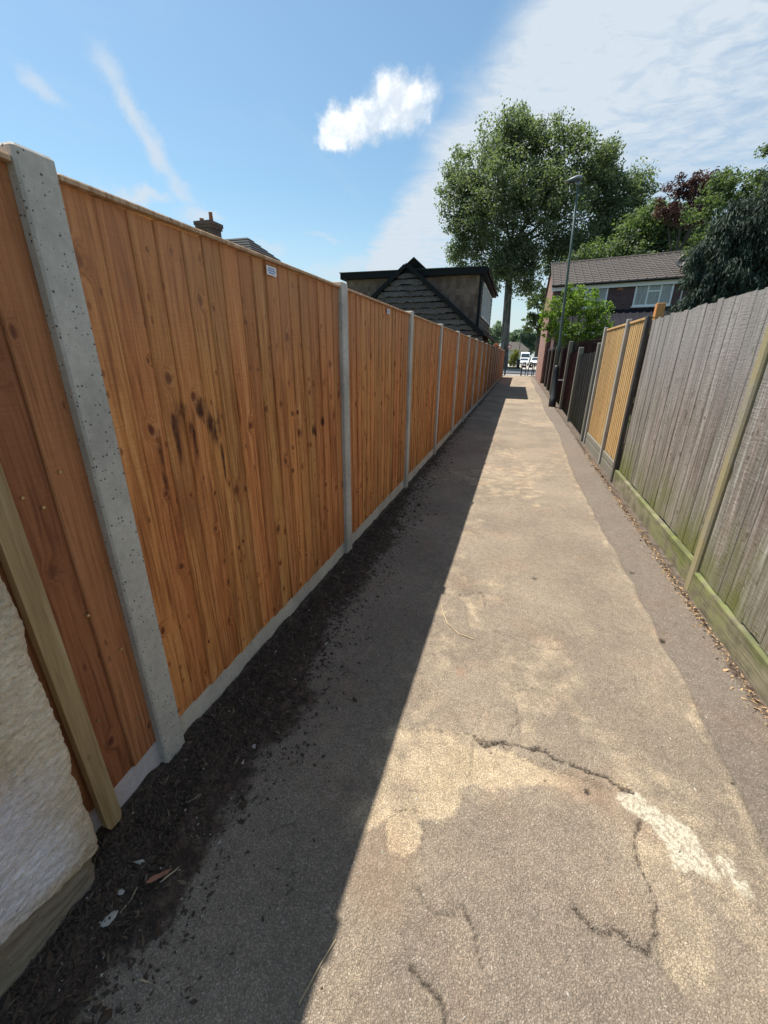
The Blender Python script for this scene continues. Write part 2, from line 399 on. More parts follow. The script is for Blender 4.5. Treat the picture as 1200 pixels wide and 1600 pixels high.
def asphalt(t, b):
    p = t.pos(); X_, Y_, Z_ = t.sep(p)
    a1 = t.n.new('ShaderNodeVertexColor'); a1.layer_name = 'wear'; A = t.n.new('ShaderNodeSeparateColor'); t.put(A.inputs[0], a1.outputs[0])
    a2 = t.n.new('ShaderNodeVertexColor'); a2.layer_name = 'dirt'; B = t.n.new('ShaderNodeSeparateColor'); t.put(B.inputs[0], a2.outputs[0])
    sand, cem, strip = A.outputs[0], A.outputs[1], A.outputs[2]; crack, soil, red = B.outputs[0], B.outputs[1], B.outputs[2]
    d, col = t.vor(p, 210, out='both'); cr = t.sep(col)
    d2, col2 = t.vor(p, 135, out='both'); cr2 = t.sep(col2)
    fine = t.noise(p, 160, 4, .7); big = t.noise(p, 1.1, 5, .6); mid = t.noise(p, 7, 5, .62)
    base = t.mix(t.step(big, .34, .66), (.250, .203, .152), (.355, .285, .212))
    base = t.mix(t.m('MULTIPLY', t.step(mid, .52, .72), .45), base, (.37, .295, .20))
    sandc = t.mix(t.step(mid, .3, .7), (.44, .345, .225), (.55, .44, .30))
    edge = t.m('MULTIPLY', t.m('SUBTRACT', mid, .5), 1.3)
    c = t.mix(t.step(t.m('ADD', sand, edge), .28, .86), base, sandc)
    c = t.mix(t.m('MULTIPLY', t.step(t.m('ADD', strip, t.m('MULTIPLY', edge, .35)), .12, 1.0), .78), c, (.185, .152, .125))
    # individual chippings, light and dark
    c = t.v('SCALE', c, t.m('ADD', .72, t.m('MULTIPLY', cr[0], .48)))
    c = t.mix(t.m('MULTIPLY', t.step(cr[1], .95, .97), .28), c, (.60, .55, .45))
    gap = t.step(d, .34, .62)
    c = t.mix(t.m('MULTIPLY', gap, .36), c, (.06, .05, .04))
    mott = t.noise(p, 22, 6, .7); c = t.v('SCALE', c, t.m('ADD', .62, t.m('MULTIPLY', mott, .76))); pk = t.noise(p, 2.6, 4); c = t.mix(t.m('MULTIPLY', t.step(pk, .5, .7), .35), c, t.mix(1, c, (1.10, .92, .84), 'MULTIPLY'))
    c = t.mix(t.m('MULTIPLY', t.step(t.noise(p, 3.7, 6, .7), .56, .74), .45), c, t.mix(1, c, (.60, .60, .62), 'MULTIPLY'))
    c = t.mix(t.m('MULTIPLY', t.step(t.noise(p, 120, 3, .6), 57e-2, .68), .42), c, (.085, .066, .048))  # dark pinholes paint the shade inside small surface pits
    cemn = t.step(t.m('ADD', cem, t.m('MULTIPLY', t.m('SUBTRACT', t.noise(p, 26, 6, .75), .5), 2.0)), .38, .80)
    c = t.mix(cemn, c, t.mix(t.step(t.noise(p, 70, 5, .75), .40, .56), (.32, .27, .20), (.52, .475, .375)))
    c = t.mix(t.m('MULTIPLY', red, .5), c, (.30, .17, .10))
    soiln = t.step(t.m('ADD', soil, t.m('MULTIPLY', t.m('SUBTRACT', t.noise(p, 14, 8, .78), .5), 1.5)), .25, .80)
    soilc = t.mix(t.step(t.noise(p, 30, 5, .7), .4, .65), (.034, .023, .016), (.125, .082, .056))
    c = t.mix(t.m('MULTIPLY', soiln, .93), c, soilc)
    c = t.mix(t.m('MULTIPLY', crack, .9), c, (.018, .014, .010))
    t.put(b.inputs['Base Color'], c)
    h = t.m('SUBTRACT', t.m('ADD', t.m('MULTIPLY', fine, .6), t.m('MULTIPLY', cr[2], .35)), t.m('MULTIPLY', gap, .5))
    h = t.m('ADD', h, t.m('MULTIPLY', t.noise(p, 34, 5, .7), 1.5))
    t.put(b.inputs['Normal'], t.bump(h, .8, .0050)); b.inputs['Roughness'].default_value = .88; b.inputs['Specular IOR Level'].default_value = .3


M['asphalt'] = mat('worn_asphalt', asphalt)


def road_fn(a, c2):
    def fn(t, b):
        p = t.pos(); n = t.noise(p, .5, 5); n2 = t.noise(p, 30, 3)
        t.put(b.inputs['Base Color'], t.v('SCALE', t.mix(n, a, c2), t.m('ADD', .8, t.m('MULTIPLY', n2, .4))))
    return fn


M['road'] = mat('road_asphalt', road_fn((.075, .08, .088), (.11, .115, .12)))
M['pave'] = mat('pale_pavement', road_fn((.34, .30, .26), (.42, .38, .33)))
M['kerb'] = mat('kerb_stone', col=(.38, .37, .35))
M['soilg'] = mat('bare_soil', road_fn((.05, .038, .026), (.09, .07, .045)))


def grass_fn(t, b):
    p = t.pos(); n = t.noise(p, 3, 5); n2 = t.noise(p, .3, 3)
    t.put(b.inputs['Base Color'], t.mix(n, t.mix(n2, (.035, .06, .015), (.06, .085, .02)), (.09, .11, .035)))


M['grass'] = mat('rough_grass', grass_fn)


def leaf_fn(c1, c2, c3, trans=.45, sc=1.0, rg=.5):
    def fn(t, b):
        p = t.pos(); n = t.noise(p, .45*sc, 3); n2 = t.n.new('ShaderNodeTexWhiteNoise'); t.put(n2.inputs[0], t.v('SCALE', t.v('FLOOR', t.v('SCALE', p, 5.0*sc)), .37))
        c = t.mix(t.step(n, .35, .65), c1, c2); c = t.mix(t.m('MULTIPLY', n2.outputs[0], .55), c, c3)
        t.put(b.inputs['Base Color'], c); b.inputs['Roughness'].default_value = rg; b.inputs['Specular IOR Level'].default_value = .3
        tr = t.n.new('ShaderNodeBsdfTranslucent'); t.put(tr.inputs[0], t.mix(1, c, (1.35, 1.55, .7), 'MULTIPLY'))
        mx = t.n.new('ShaderNodeMixShader'); mx.inputs[0].default_value = trans
        t.l.new(b.outputs[0], mx.inputs[1]); t.l.new(tr.outputs[0], mx.inputs[2])
        t.l.new(mx.outputs[0], t.n['Material Output'].inputs['Surface'])
    return fn


M['plane'] = mat('hazed_plane_leaves', leaf_fn((.092, .120, .080), (.130, .162, .096), (.19, .215, .135), .46))  # leaf colour greyed to stand in for haze over the crown
M['green'] = mat('green_leaves', leaf_fn((.070, .10, .052), (.105, .145, .062), (.14, .175, .09), .45))
M['far'] = mat('hazed_distant_leaves', leaf_fn((.12, .17, .13), (.16, .21, .16), (.20, .26, .20), .4, .5))  # pale bluish leaf colour carries the air haze; there is no volume
M['purple'] = mat('copper_beech_leaves', leaf_fn((.060, .022, .028), (.085, .035, .04), (.12, .07, .07), .3))
M['conifer'] = mat('cypress_leaves', leaf_fn((.024, .042, .034), (.038, .062, .046), (.070, .092, .060), .12, 3, .75))
M['bright'] = mat('bright_shrub_leaves', leaf_fn((.09, .15, .025), (.15, .22, .04), (.20, .27, .07), .5, 3))
M['hedge'] = mat('yellow_hedge_leaves', leaf_fn((.16, .18, .04), (.22, .22, .06), (.26, .24, .08), .35, 2))
M['redleaf'] = mat('red_shrub_leaves', leaf_fn((.30, .07, .06), (.35, .12, .09), (.16, .10, .05), .35, 3))


def bark(t, b):
    p = t.pos(); n = t.noise(t.mul3(p, (3, 3, 1)), 1, 6, .65); d = t.vor(t.mul3(p, (2, 2, 1)), 1.3)
    t.put(b.inputs['Base Color'], t.mix(t.step(n, .4, .6), (.07, .062, .05), (.19, .17, .14))); t.put(b.inputs['Normal'], t.bump(n, .6, .05))


M['bark'] = mat('mottled_bark', bark)
M['darkbark'] = mat('dark_bark', col=(.06, .05, .04))


def brick_fn(c1, c2, mort, sc=1.0, roughw=1.0):
    def fn(t, b):
        p = t.obj(); X_, Y_, Z_ = t.sep(p)
        br = t.n.new('ShaderNodeTexBrick'); t.put(br.inputs['Vector'], t.comb(t.m('ADD', X_, Y_), Z_, 0)); br.inputs['Scale'].default_value = 1.0
        br.inputs['Brick Width'].default_value = .225*sc; br.inputs['Row Height'].default_value = .075*sc; br.inputs['Mortar Size'].default_value = .010*sc; br.inputs['Mortar Smooth'].default_value = .3
        br.inputs['Color1'].default_value = (*c1, 1); br.inputs['Color2'].default_value = (*c2, 1); br.inputs['Mortar'].default_value = (*mort, 1)
        n = t.noise(p, 2.0, 4); t.put(b.inputs['Base Color'], t.v('SCALE', br.outputs[0], t.m('ADD', .7, t.m('MULTIPLY', n, .6))))
        t.put(b.inputs['Normal'], t.bump(t.m('SUBTRACT', 1, br.outputs[1]), .5, .01))
    return fn


M['brick'] = mat('purple_brown_brick', brick_fn((.085, .042, .042), (.13, .062, .055), (.13, .11, .105)))
M['brickpink'] = mat('red_flank_brick', brick_fn((.21, .095, .07), (.29, .14, .105), (.34, .28, .24)))
M['brickchim'] = mat('chimney_brick', brick_fn((.12, .07, .055), (.19, .10, .075), (.16, .14, .12), 2.0))
M['tile'] = mat('brown_roof_tile', road_fn((.052, .043, .038), (.100, .084, .074)))
M['tiledark'] = mat('dark_roof_tile', road_fn((.014, .014, .019), (.026, .025, .031)), spec=.1, rough=.95)
M['tilehip'] = mat('slate_grey_roof', road_fn((.022, .024, .026), (.040, .040, .042)), spec=.1)


def shing(t, b):
    p = t.pos(); w_ = t.n.new('ShaderNodeTexWhiteNoise'); t.put(w_.inputs[0], t.v('FLOOR', t.mul3(p, (5.2, 5.2, 4.8)))); n = t.noise(p, 5, 4)
    c = t.mix(w_.outputs[0], (.11, .074, .056), (.20, .145, .112)); t.put(b.inputs['Base Color'], t.v('SCALE', c, t.m('ADD', .6, t.m('MULTIPLY', n, .8))))


M['shingle'] = mat('brown_wall_tile', shing)
M['blackwood'] = mat('dark_waney_board', wood_fn((.045, .036, .033), (.11, .088, .080), (.18, .155, .14), (.02, .02, .02), knots=.1, saw=.3, var=.4))
M['black'] = mat('black_painted_board', col=(.010, .011, .013), rough=.6, spec=.15)
M['felt'] = mat('flat_roof_felt', col=(.06, .065, .06))
M['white'] = mat('white_painted_frame', col=(.78, .78, .76), rough=.4)
M['cream'] = mat('pale_wall', col=(.62, .60, .55))


def glass_fn(t, b):
    b.inputs['Base Color'].default_value = (.035, .045, .05, 1); b.inputs['Roughness'].default_value = .06; b.inputs['Specular IOR Level'].default_value = .8


M['glass'] = mat('window_glass', glass_fn)
def lace_fn(t, b):
    X_, Y_, Z_ = t.sep(t.obj()); n = t.noise(t.comb(t.m('MULTIPLY', X_, 22), 0, t.m('MULTIPLY', Z_, 1.5)), 1, 3)
    t.put(b.inputs['Base Color'], t.mix(t.step(n, .3, .7), (.16, .17, .165), (.34, .35, .33)))
    b.inputs['Roughness'].default_value = .12; b.inputs['Specular IOR Level'].default_value = .6
M['curtain'] = mat('glass_over_net_curtain', lace_fn)
M['lamp'] = mat('blue_green_painted_steel', col=(.085, .115, .105), rough=.6, metal=.3)
M['lampdark'] = mat('dark_painted_steel', col=(.030, .034, .036), rough=.45, metal=.2)
M['lantern'] = mat('lantern_housing', col=(.17, .19, .21), rough=.5, metal=.3)
M['rails'] = mat('black_rail', col=(.020, .024, .035), rough=.4, metal=.3)
M['paintw'] = mat('white_car_paint', col=(.72, .74, .75), rough=.25, spec=.5)
M['rubber'] = mat('tyre_rubber', col=(.02, .02, .02))
M['plastic'] = mat('dark_plastic', col=(.03, .03, .035), rough=.5)
M['redpaint'] = mat('red_print', col=(.55, .06, .05), rough=.5)
M['blueprint'] = mat('blue_print', col=(.10, .14, .45), rough=.5)
M['terra'] = mat('terracotta', col=(.34, .15, .09))
M['dryleaf'] = mat('dry_leaf', road_fn((.30, .17, .08), (.42, .30, .17)))
M['clod'] = mat('dark_soil_clod', road_fn((.030, .020, .014), (.115, .077, .053)))
M['chip'] = mat('wood_chip', road_fn((.10, .065, .04), (.22, .16, .10)))
M['stone'] = mat('pale_stone', road_fn((.33, .29, .24), (.50, .46, .40)))
M['crumb'] = mat('asphalt_crumb', road_fn((.18, .15, .115), (.36, .30, .23)))
M['screw'] = mat('brass_screw', col=(.55, .42, .22), rough=.35, metal=.7)
M['straw'] = mat('dry_stem', col=(.42, .33, .20))


def render_fn(t, b):
    p = t.pos(); X_, Y_, Z_ = t.sep(p)
    n = t.noise(p, 4.5, 5, .6); r = t.noise(t.mul3(p, (50, 60, 90)), 1, 5, .65, .4); f = t.noise(p, 180, 3)
    lil = t.mix(t.step(n, .35, .65), (.74, .675, .685), (.88, .82, .82)); yel = t.mix(t.step(n, .3, .7), (.64, .52, .37), (.84, .71, .54))
    e = t.m('SUBTRACT', .51, Y_); d = t.m('MINIMUM', t.m('MULTIPLY', e, .65), t.m('MULTIPLY', t.m('SUBTRACT', Z_, .10), .75))
    up = t.m('ADD', d, t.m('MULTIPLY', t.m('SUBTRACT', n, .5), .16)); up = t.m('SUBTRACT', up, t.m('MULTIPLY', t.step(Z_, .45, .95), .22))
    c = t.mix(t.step(up, .0, .10), yel, lil)
    c = t.v('SCALE', c, t.m('ADD', .45, t.m('MULTIPLY', r, 1.1)))  # crevice shade painted in: low spots of the relief are darkened
    c = t.mix(t.m('MULTIPLY', t.step(t.noise(t.mul3(p, (60, 45, 80)), 1, 5, .7), .58, .72), .5), c, (.16, .13, .085))
    t.put(b.inputs['Base Color'], c); t.put(b.inputs['Normal'], t.bump(t.m('ADD', r, t.m('MULTIPLY', f, .3)), 1.0, .012))


M['render'] = mat('flaking_shaded_masonry_paint', render_fn)
M['plinth'] = mat('dirty_cement_plinth', conc_fn((.30, .24, .175), .25, (.21, .18, .12)))

# ------------------------------------------------------------------ ground and path
FX = -1.165   # face of the new fence boards
g = MB(); g.box(-400, 400, -60, 600, -.5, -.10); part('ground', g, M['grass'], None, kind='structure')
g = MB(); g.box(-1.7, 2.6, -3, 39.2, -.09, -.035); part('soil_bed', g, M['soilg'], None, kind='structure')

nx = 360; xs = np.linspace(-1.26, 1.62, nx)
ys = [-.45]
while ys[-1] < 39.0: ys.append(ys[-1]+max(.0075, .0075*ys[-1]))
ys = np.array(ys); ny = len(ys); X, Y = np.meshgrid(xs, ys)
wob = lambda k, s, a: (fbm(X*k, Y*k, 4, s)-.5)*a
Xw = X+wob(9, 3, .06)+wob(40, 5, .018); Yw = Y+wob(9, 11, .06)+wob(40, 13, .018)
sandA = [(-.36, 1.27), (.02, 1.36), (.14, 1.33), (.36, 1.31), (.58, 1.28), (.61, 1.21), (.48, 1.20), (.32, 1.22), (.16, 1.17), (.03, 1.10), (-.06, 1.03), (-.18, .96), (-.36, .88)]
oval = [(-.25, .90), (-.23, .95), (-.17, .96), (-.12, .91), (-.13, .86), (-.17, .835), (-.22, .84)]
oval2 = [(.16, 1.65), (.20, 1.69), (.28, 1.71), (.29, 1.60), (.27, 1.50), (.28, 1.40), (.21, 1.36), (.20, 1.52)]
patch3 = [(-.22, 2.44), (-.05, 2.51), (-.01, 2.39), (-.07, 2.26), (.0, 2.11), (-.11, 2.11), (-.14, 2.31)]
tri = [(-.03, .69), (.02, .745), (.06, .70), (.10, .66), (.07, .61), (.01, .60)]
bot = [(-.13, .44), (-.06, .55), (.02, .53), (.04, .50), (.02, .44)]
rpatch = [(.60, 1.2), (.57, 1.1), (.55, 1.03), (.58, .92), (.56, .80), (.62, .74), (.70, .80), (.72, .95), (.68, 1.08)]
cement = [(.55, 1.275), (.62, 1.285), (.68, 1.24), (.73, 1.23), (.76, 1.20), (.77, 1.12), (.79, 1.08), (.73, 1.06), (.66, 1.07), (.645, 1.13), (.63, 1.19)]
cement2 = [(.80, 1.14), (.84, 1.16), (.87, 1.11), (.86, 1.05), (.83, 1.04), (.79, 1.09)]
cracks = [([(-.34, 1.285), (-.16, 1.325), (.02, 1.37)], .004, .45),
          ([(.02, 1.37), (.06, 1.335), (.13, 1.35), (.20, 1.37), (.28, 1.38), (.36, 1.34), (.44, 1.34), (.51, 1.33), (.60, 1.285)], .0075, 1.0),
          ([(.61, 1.22), (.57, 1.11), (.545, 1.05), (.56, .98), (.575, .92), (.56, .84), (.53, .81), (.50, .81), (.45, .825), (.40, .81), (.36, .85)], .005, .8),
          ([(.02, .75), (.05, .72), (.075, .68), (.10, .645)], .0055, .8), ([(-.13, .735), (-.09, .73), (-.04, .715), (.02, .75)], .0035, .55), ([(-.09, .575), (-.05, .565), (.0, .53), (.03, .50), (.04, .46)], .007, .9), ([(-.25, .955), (-.21, .975), (-.15, .965), (-.11, .91), (-.12, .86)], .0028, .5),
          ([(-.30, .96), (-.1, .985), (.02, .94), (.10, .95), (.2, .90)], .003, .35), ([(.15, 1.40), (.19, 1.5), (.15, 1.68), (.22, 1.72), (.29, 1.70)], .003, .45),
          ([(-.23, 2.45), (-.05, 2.52), (-.01, 2.38)], .005, .5), ([(-.8, 1.6), (-.68, 1.52), (-.55, 1.55), (-.45, 1.46)], .003, .5),
          ([(.56, 2.0), (.4, 2.06), (.25, 2.03), (.05, 2.14)], .003, .3), ([(.2, 2.9), (.5, 2.85), (.75, 2.95)], .003, .3),
          ([(-.62, .75), (-.55, .80), (-.50, .70), (-.47, .62)], .003, .5), ([(.1, 4.4), (.35, 4.35), (.7, 4.5)], .006, .35), ([(-.2, 5.6), (.2, 5.7), (.7, 5.6)], .007, .35),
          ([(.3, 1.85), (.5, 1.80), (.72, 1.86)], .003, .3)]
sd = dpoly(Xw, Yw, sandA)
sand = sstep(sd+(fbm(X*5, Y*5, 4, 91)-.5)*.22, -.05, .05)*(.45+.75*fbm(X*4, Y*4, 3, 92))*sstep(.75-X, 0, .5)
for pl, a in ((oval, .85), (oval2, .55), (patch3, .55), (tri, .30), (bot, .5), (rpatch, .55)):
    sand = np.maximum(sand, sstep(dpoly(Xw, Yw, pl), -.008, .008)*a)
sand = np.maximum(sand, .52*sstep(fbm(X*1.3+3, Y*.55, 4, 9), .50, .68))
ridge = np.abs(X-(.93+.045*np.sin(Y*.8)+wob(3, 77, .12))); sand = np.maximum(sand, .45*(1-sstep(ridge, .005, .06)))
sand = np.maximum(sand, .36*(1-sstep(np.abs(X+.30+wob(2, 31, .3)), .05, .22)))
cem = np.maximum(sstep(dpoly(Xw, Yw, cement)+.012, -.025, .03)*(.72+.5*fbm(X*12, Y*12, 3, 93)), .62*sstep(dpoly(Xw, Yw, cement2)+.015, -.03, .03))
stripx = .955+.03*np.sin(Y*.8)+wob(5, 77, .05)
strip = sstep(X-stripx, -.012, .012)
slabA = [(-.05, 1.04), (.10, 1.14), (.30, 1.20), (.50, 1.19), (.55, 1.05), (.54, .95), (.54, .84), (.42, .80), (.30, .84), (.12, .62), (.0, .80), (-.10, .92)]
slabB = [(.03, 1.42), (.14, 1.40), (.30, 1.43), (.50, 1.38), (.66, 1.36), (.82, 1.5), (.80, 2.1), (.5, 2.4), (.1, 2.2), (.05, 1.75)]
strip = np.maximum(strip, .50*sstep(dpoly(X+wob(7, 61, .16), Y+wob(7, 62, .16), slabA), -.05, .06)); strip = np.maximum(strip, .36*sstep(dpoly(X+wob(5, 63, .3), Y+wob(5, 64, .3), slabB), -.10, .14))
strip = np.maximum(strip, .62*(1-sstep(Y+wob(4, 65, .5), .75, 1.25))*sstep(X+wob(5, 66, .4), -.25, .0)*(1-sand*.8))
sand = sand*(1-.6*(1-sstep(Y, .6, .9)))
cr = np.zeros(X.shape); crd = np.zeros(X.shape)
for pl, wd, a in cracks:
    d = dline(Xw, Yw, pl)+(fbm(X*60, Y*60, 2, 5)-.5)*wd*.8; k = np.clip(1-d/wd, 0, 1); cr = np.maximum(cr, np.minimum(1, k*1.6)*a); crd = np.maximum(crd, k*a)
for hx, hy, hr in [(.44, 1.25, .012), (.29, 1.245, .005), (.08, 1.305, .005), (.98, 1.45, .008), (.46, 1.235, .005), (.30, 2.86, .02), (1.02, 3.2, .02), (.99, 2.35, .02)]:
    k = 1-sstep(np.hypot(X-hx, (Y-hy)*.8), hr*.6, hr); cr = np.maximum(cr, k); crd = np.maximum(crd, k)
le = -.86+.07*np.sin(Y*2.1+.5)*np.exp(-Y/6)-.20*sstep(Y, 2.4, 4.6)-.03*sstep(Y, 5, 12)+wob(6, 21, .20)+wob(30, 22, .10)+.12*np.exp(-((Y-1.25)/.22)**2)
soil = 1-sstep(X-le, -.11, .13)
near_wall = 1-sstep(np.hypot((X+1.02)/.15, (Y-.3)/.45), .75, 1.2); soil = np.maximum(soil, near_wall*.9)
re_ = 1.245+wob(8, 41, .08); soil = np.maximum(soil, .55*sstep(X-re_, -.02, .05))
red = .35*(1-sstep(np.hypot((X+.26+wob(6, 95, .2))/.14, (Y-.78)/.16), .5, 1.2)); red = np.maximum(red, .30*(1-sstep(np.hypot((X-.42)/.16, (Y-1.25+wob(6, 96, .1))/.06), .5, 1.3))); red = np.maximum(red, (1-sstep(np.hypot((X+.10)/.03, (Y-1.72)/.04), .2, 1.3))*.8)
Z = (fbm(X*1.1, Y*.8, 3, 1)-.5)*.018+(fbm(X*14, Y*14, 3, 2)-.5)*.006
Z += -.010*sstep(sd, -.004, .004)*sstep(Y-(1.12+.3*(X<0)), 0, .15)-.003*sstep(sd, -.02, .02)-.004*sstep(dpoly(Xw, Yw, oval), -.004, .004)-.004*sstep(dpoly(Xw, Yw, oval2), -.004, .004)-.003*sstep(dpoly(Xw, Yw, tri), -.004, .004)-.004*sstep(dpoly(Xw, Yw, patch3), -.004, .006)
Z += -.006*sstep(dpoly(Xw, Yw, rpatch), -.005, .005)+.003*cem-.010*crd-.007*strip
mound = sstep(-(X-le), -.02, .22)
Z += mound*(.010+.040*(fbm(X*9, Y*9, 4, 8)-.35)+.014*(fbm(X*45, Y*45, 3, 18)-.5))-.02*near_wall
Z -= .02*sstep(X-1.27, 0, .08)
V = np.stack([X, Y, Z], -1).reshape(-1, 3); I = np.arange(nx*ny).reshape(ny, nx)
F = np.stack([I[:-1, :-1], I[:-1, 1:], I[1:, 1:], I[1:, :-1]], -1).reshape(-1, 4)
me = nmesh('footpath', V, F, M['asphalt'], True)
for nm, chs in (('wear', (sand, cem, strip)), ('dirt', (cr, soil, red))):
    a = me.color_attributes.new(nm, 'FLOAT_COLOR', 'POINT'); buf = np.ones((nx*ny, 4), np.float32)
    for i, c_ in enumerate(chs): buf[:, i] = np.clip(c_, 0, 1).ravel()
    a.data.foreach_set('color', buf.ravel())
link('footpath', me, kind='structure')


def zat(x, y):
    i = np.clip(np.searchsorted(ys, y), 0, ny-1); j = np.clip(np.searchsorted(xs, x), 0, nx-1); return Z[i, j]


def scatter(n, xf, yf, size, flat=.6, elong=1.0, seed=1, lift=.3, quad=False):
    r = np.random.default_rng(seed); x = xf(r, n); y = yf(r, n) if not callable(getattr(yf, 'dep', None)) else yf(r, n, x)
    z = zat(x, y); s = size*np.exp(r.normal(0, .45, n)); th = r.uniform(0, 2*np.pi, n); tl = r.normal(0, .35, n)
    c, sn = np.cos(th), np.sin(th); a = np.stack([c, sn, np.sin(tl)], -1)*(s*elong)[:, None]; b = np.stack([-sn, c, r.normal(0, .2, n)], -1)*(s*.6)[:, None]
    u = np.stack([tl*.3, tl*.2, np.ones(n)], -1)*(s*flat)[:, None]; P_ = np.stack([x, y, z+s*flat*lift], -1)
    if quad:
        j = lambda: 1+r.uniform(-.3, .3, (n, 1))
        Vv = np.stack([P_-a*j(), P_-b*j()+u*.5, P_+a*j(), P_+b*j()], 1).reshape(-1, 3); k = np.arange(n)[:, None]*4
        return Vv, k+np.array([[0, 1, 2, 3]])
    j = lambda: 1+r.uniform(-.35, .35, (n, 1))
    Vv = np.stack([P_-a*j(), P_+b*j(), P_+a*j(), P_-b*j(), P_+u*j()+a*r.uniform(-.3, .3, (n, 1)), P_-u*.5], 1).reshape(-1, 3); k = (np.arange(n)*6)[:, None, None]
    Ff = (k+np.array([[0, 3, 4], [3, 2, 4], [2, 1, 4], [1, 0, 4], [0, 1, 5], [1, 2, 5], [2, 3, 5], [3, 0, 5]])[None]).reshape(-1, 3)
    return Vv, Ff


lx = lambda r, n: -1.135+np.abs(r.normal(0, .17, n))*r.uniform(.5, 1.3, n); ly = lambda r, n: .15+r.exponential(2.2, n)
cl = lambda f: (lambda r, n: np.clip(f(r, n), -.2, 34))
V_, F_ = scatter(24000, lx, cl(ly), .0048, .7, 1.2, 3); npart('soil_clods', V_, F_, M['clod'], None, kind='stuff', label='dark crumbly soil clods dug up along the foot of the new fence', category='soil')
V_, F_ = scatter(3200, lx, cl(ly), .0030, .3, 3.0, 4, .8, True); npart('bark_chips', V_, F_, M['chip'], None, kind='stuff', label='small brown bark chips strewn over the soil by the new fence', category='bark chips')
V_, F_ = scatter(500, lambda r, n: -1.12+np.abs(r.normal(0, .22, n)), cl(ly), .0032, .6, 1.1, 6); npart('soil_stones', V_, F_, M['stone'], None, kind='stuff', label='pale pebbles scattered in the soil along the new fence', category='stones')
V_, F_ = scatter(1400, lambda r, n: r.uniform(-.9, 1.25, n), cl(lambda r, n: .3+r.exponential(1.6, n)), .0022, .6, 1.2, 7); npart('path_grit', V_, F_, M['stone'], None, kind='stuff', label='tiny pale grit lying loose on the worn path', category='grit')
V_, F_ = scatter(1800, lambda r, n: 1.315-np.abs(r.normal(0, .035, n)), lambda r, n: r.uniform(1.3, 8, n), .0048, .35, 1.6, 8, .8, True); npart('leaf_litter', V_, F_, M['dryleaf'], None, kind='stuff', label='dry tan leaf litter along the foot of the right fences', category='leaf litter')
V_, F_ = scatter(2500, lambda r, n: 1.31-np.abs(r.normal(0, .03, n)), lambda r, n: r.uniform(1.3, 9, n), .0045, .7, 1.1, 9); npart('soil_crumbs', V_, F_, M['clod'], None, kind='stuff', label='fine dark soil crumbs along the foot of the right fences', category='soil')
r_c = np.random.default_rng(77); segs_ = [(a_, b_) for pl, wd, k in (cracks[1], cracks[2]) for a_, b_ in zip(pl[:-1], pl[1:])]; ii = r_c.integers(0, len(segs_), 700); tt_ = r_c.random((700, 1))
Pc = np.array([segs_[j][0] for j in ii])*(1-tt_)+np.array([segs_[j][1] for j in ii])*tt_+r_c.normal(0, .012, (700, 2))
V_, F_ = scatter(700, lambda r, n: Pc[:, 0], lambda r, n: Pc[:, 1], .0019, .8, 1.2, 10); npart('crack_crumbs', V_, F_, M['crumb'], None, kind='stuff', label='loose asphalt crumbs lying along the cracks in the path', category='grit')
# larger single bits in the corner by the wall
def rock(name, x, y, s, m, label, cat, el=1.5, fl=.4, rot=0.5):
    r = random.Random(int(x*1000+y*777)); z = float(zat(np.array([x]), np.array([y]))[0]); v = []
    for (lat, k) in ((-.7, .7), (0, 1), (.7, .65)):
        for i in range(7):
            a = 2*math.pi*i/7; q = s*k*r.uniform(.75, 1.2); px_, py_ = math.cos(a)*q*el, math.sin(a)*q
            v.append((x+px_*math.cos(rot)-py_*math.sin(rot), y+px_*math.sin(rot)+py_*math.cos(rot), z+s*fl*(1+lat)))
    f = [tuple(range(6, -1, -1)), tuple(range(14, 21))]
    for k in (0, 7):
        for i in range(7): f.append((k+i, k+(i+1) % 7, k+7+(i+1) % 7, k+7+i))
    o = link(name, MB().add([(a-x, b-y, c-z) for a, b, c in v], f).mesh(name, m), None, (x, y, z), label=label, category=cat); return o


rock('stone', -.945, .415, .014, M['stone'], 'flat pinkish tan stone lying below the corner of the rendered wall', 'stone', 1.7, .35, 1.2)
rock('stone', -.965, .475, .009, M['stone'], 'small grey stone on the dark soil just beyond the plinth corner', 'stone', 1.2)
rock('stone', -.86, 1.02, .012, M['stone'], 'pale grey pebble in the soil beside the first concrete fence post', 'stone', 1.3)
rock('stone', -.80, .215, .008, M['cream'], 'tiny white stone at the bottom left on the shaded path', 'stone', 1.6, .3, .3)


def flatleaf(x, y, L, W, rot, m, label, bend=.35):
    z = float(zat(np.array([x]), np.array([y]))[0])+.004; v = []; n = 6
    for i in range(n+1):
        t_ = i/n; w_ = W*math.sin(math.pi*min(.97, t_*.9+.08))*(.8+.2*math.sin(9*t_)); l = (t_-.5)*L; h = bend*L*(t_-.5)**2
        for s_ in (-1, 1): v.append((l*math.cos(rot)-s_*w_*math.sin(rot), l*math.sin(rot)+s_*w_*math.cos(rot), h+abs(s_)*.004*math.sin(5*t_)))
    f = [(2*i, 2*i+1, 2*i+3, 2*i+2) for i in range(n)]
    o = link('dry_leaf', MB().add(v, f).mesh('dry_leaf', m), None, (x, y, z), label=label, category='leaf')
    sm = o.modifiers.new('thick', 'SOLIDIFY'); sm.thickness = .0008; return o


flatleaf(-.875, .535, .07, .011, .9, M['terra'], 'curled reddish brown dead leaf on the soil near the rendered wall')
flatleaf(-.845, .55, .055, .004, 1.2, M['straw'], 'narrow pale dry leaf blade beside the reddish dead leaf')
flatleaf(-.74, .345, .03, .003, .2, M['straw'], 'tiny yellow curled leaf on the shaded path at bottom left')


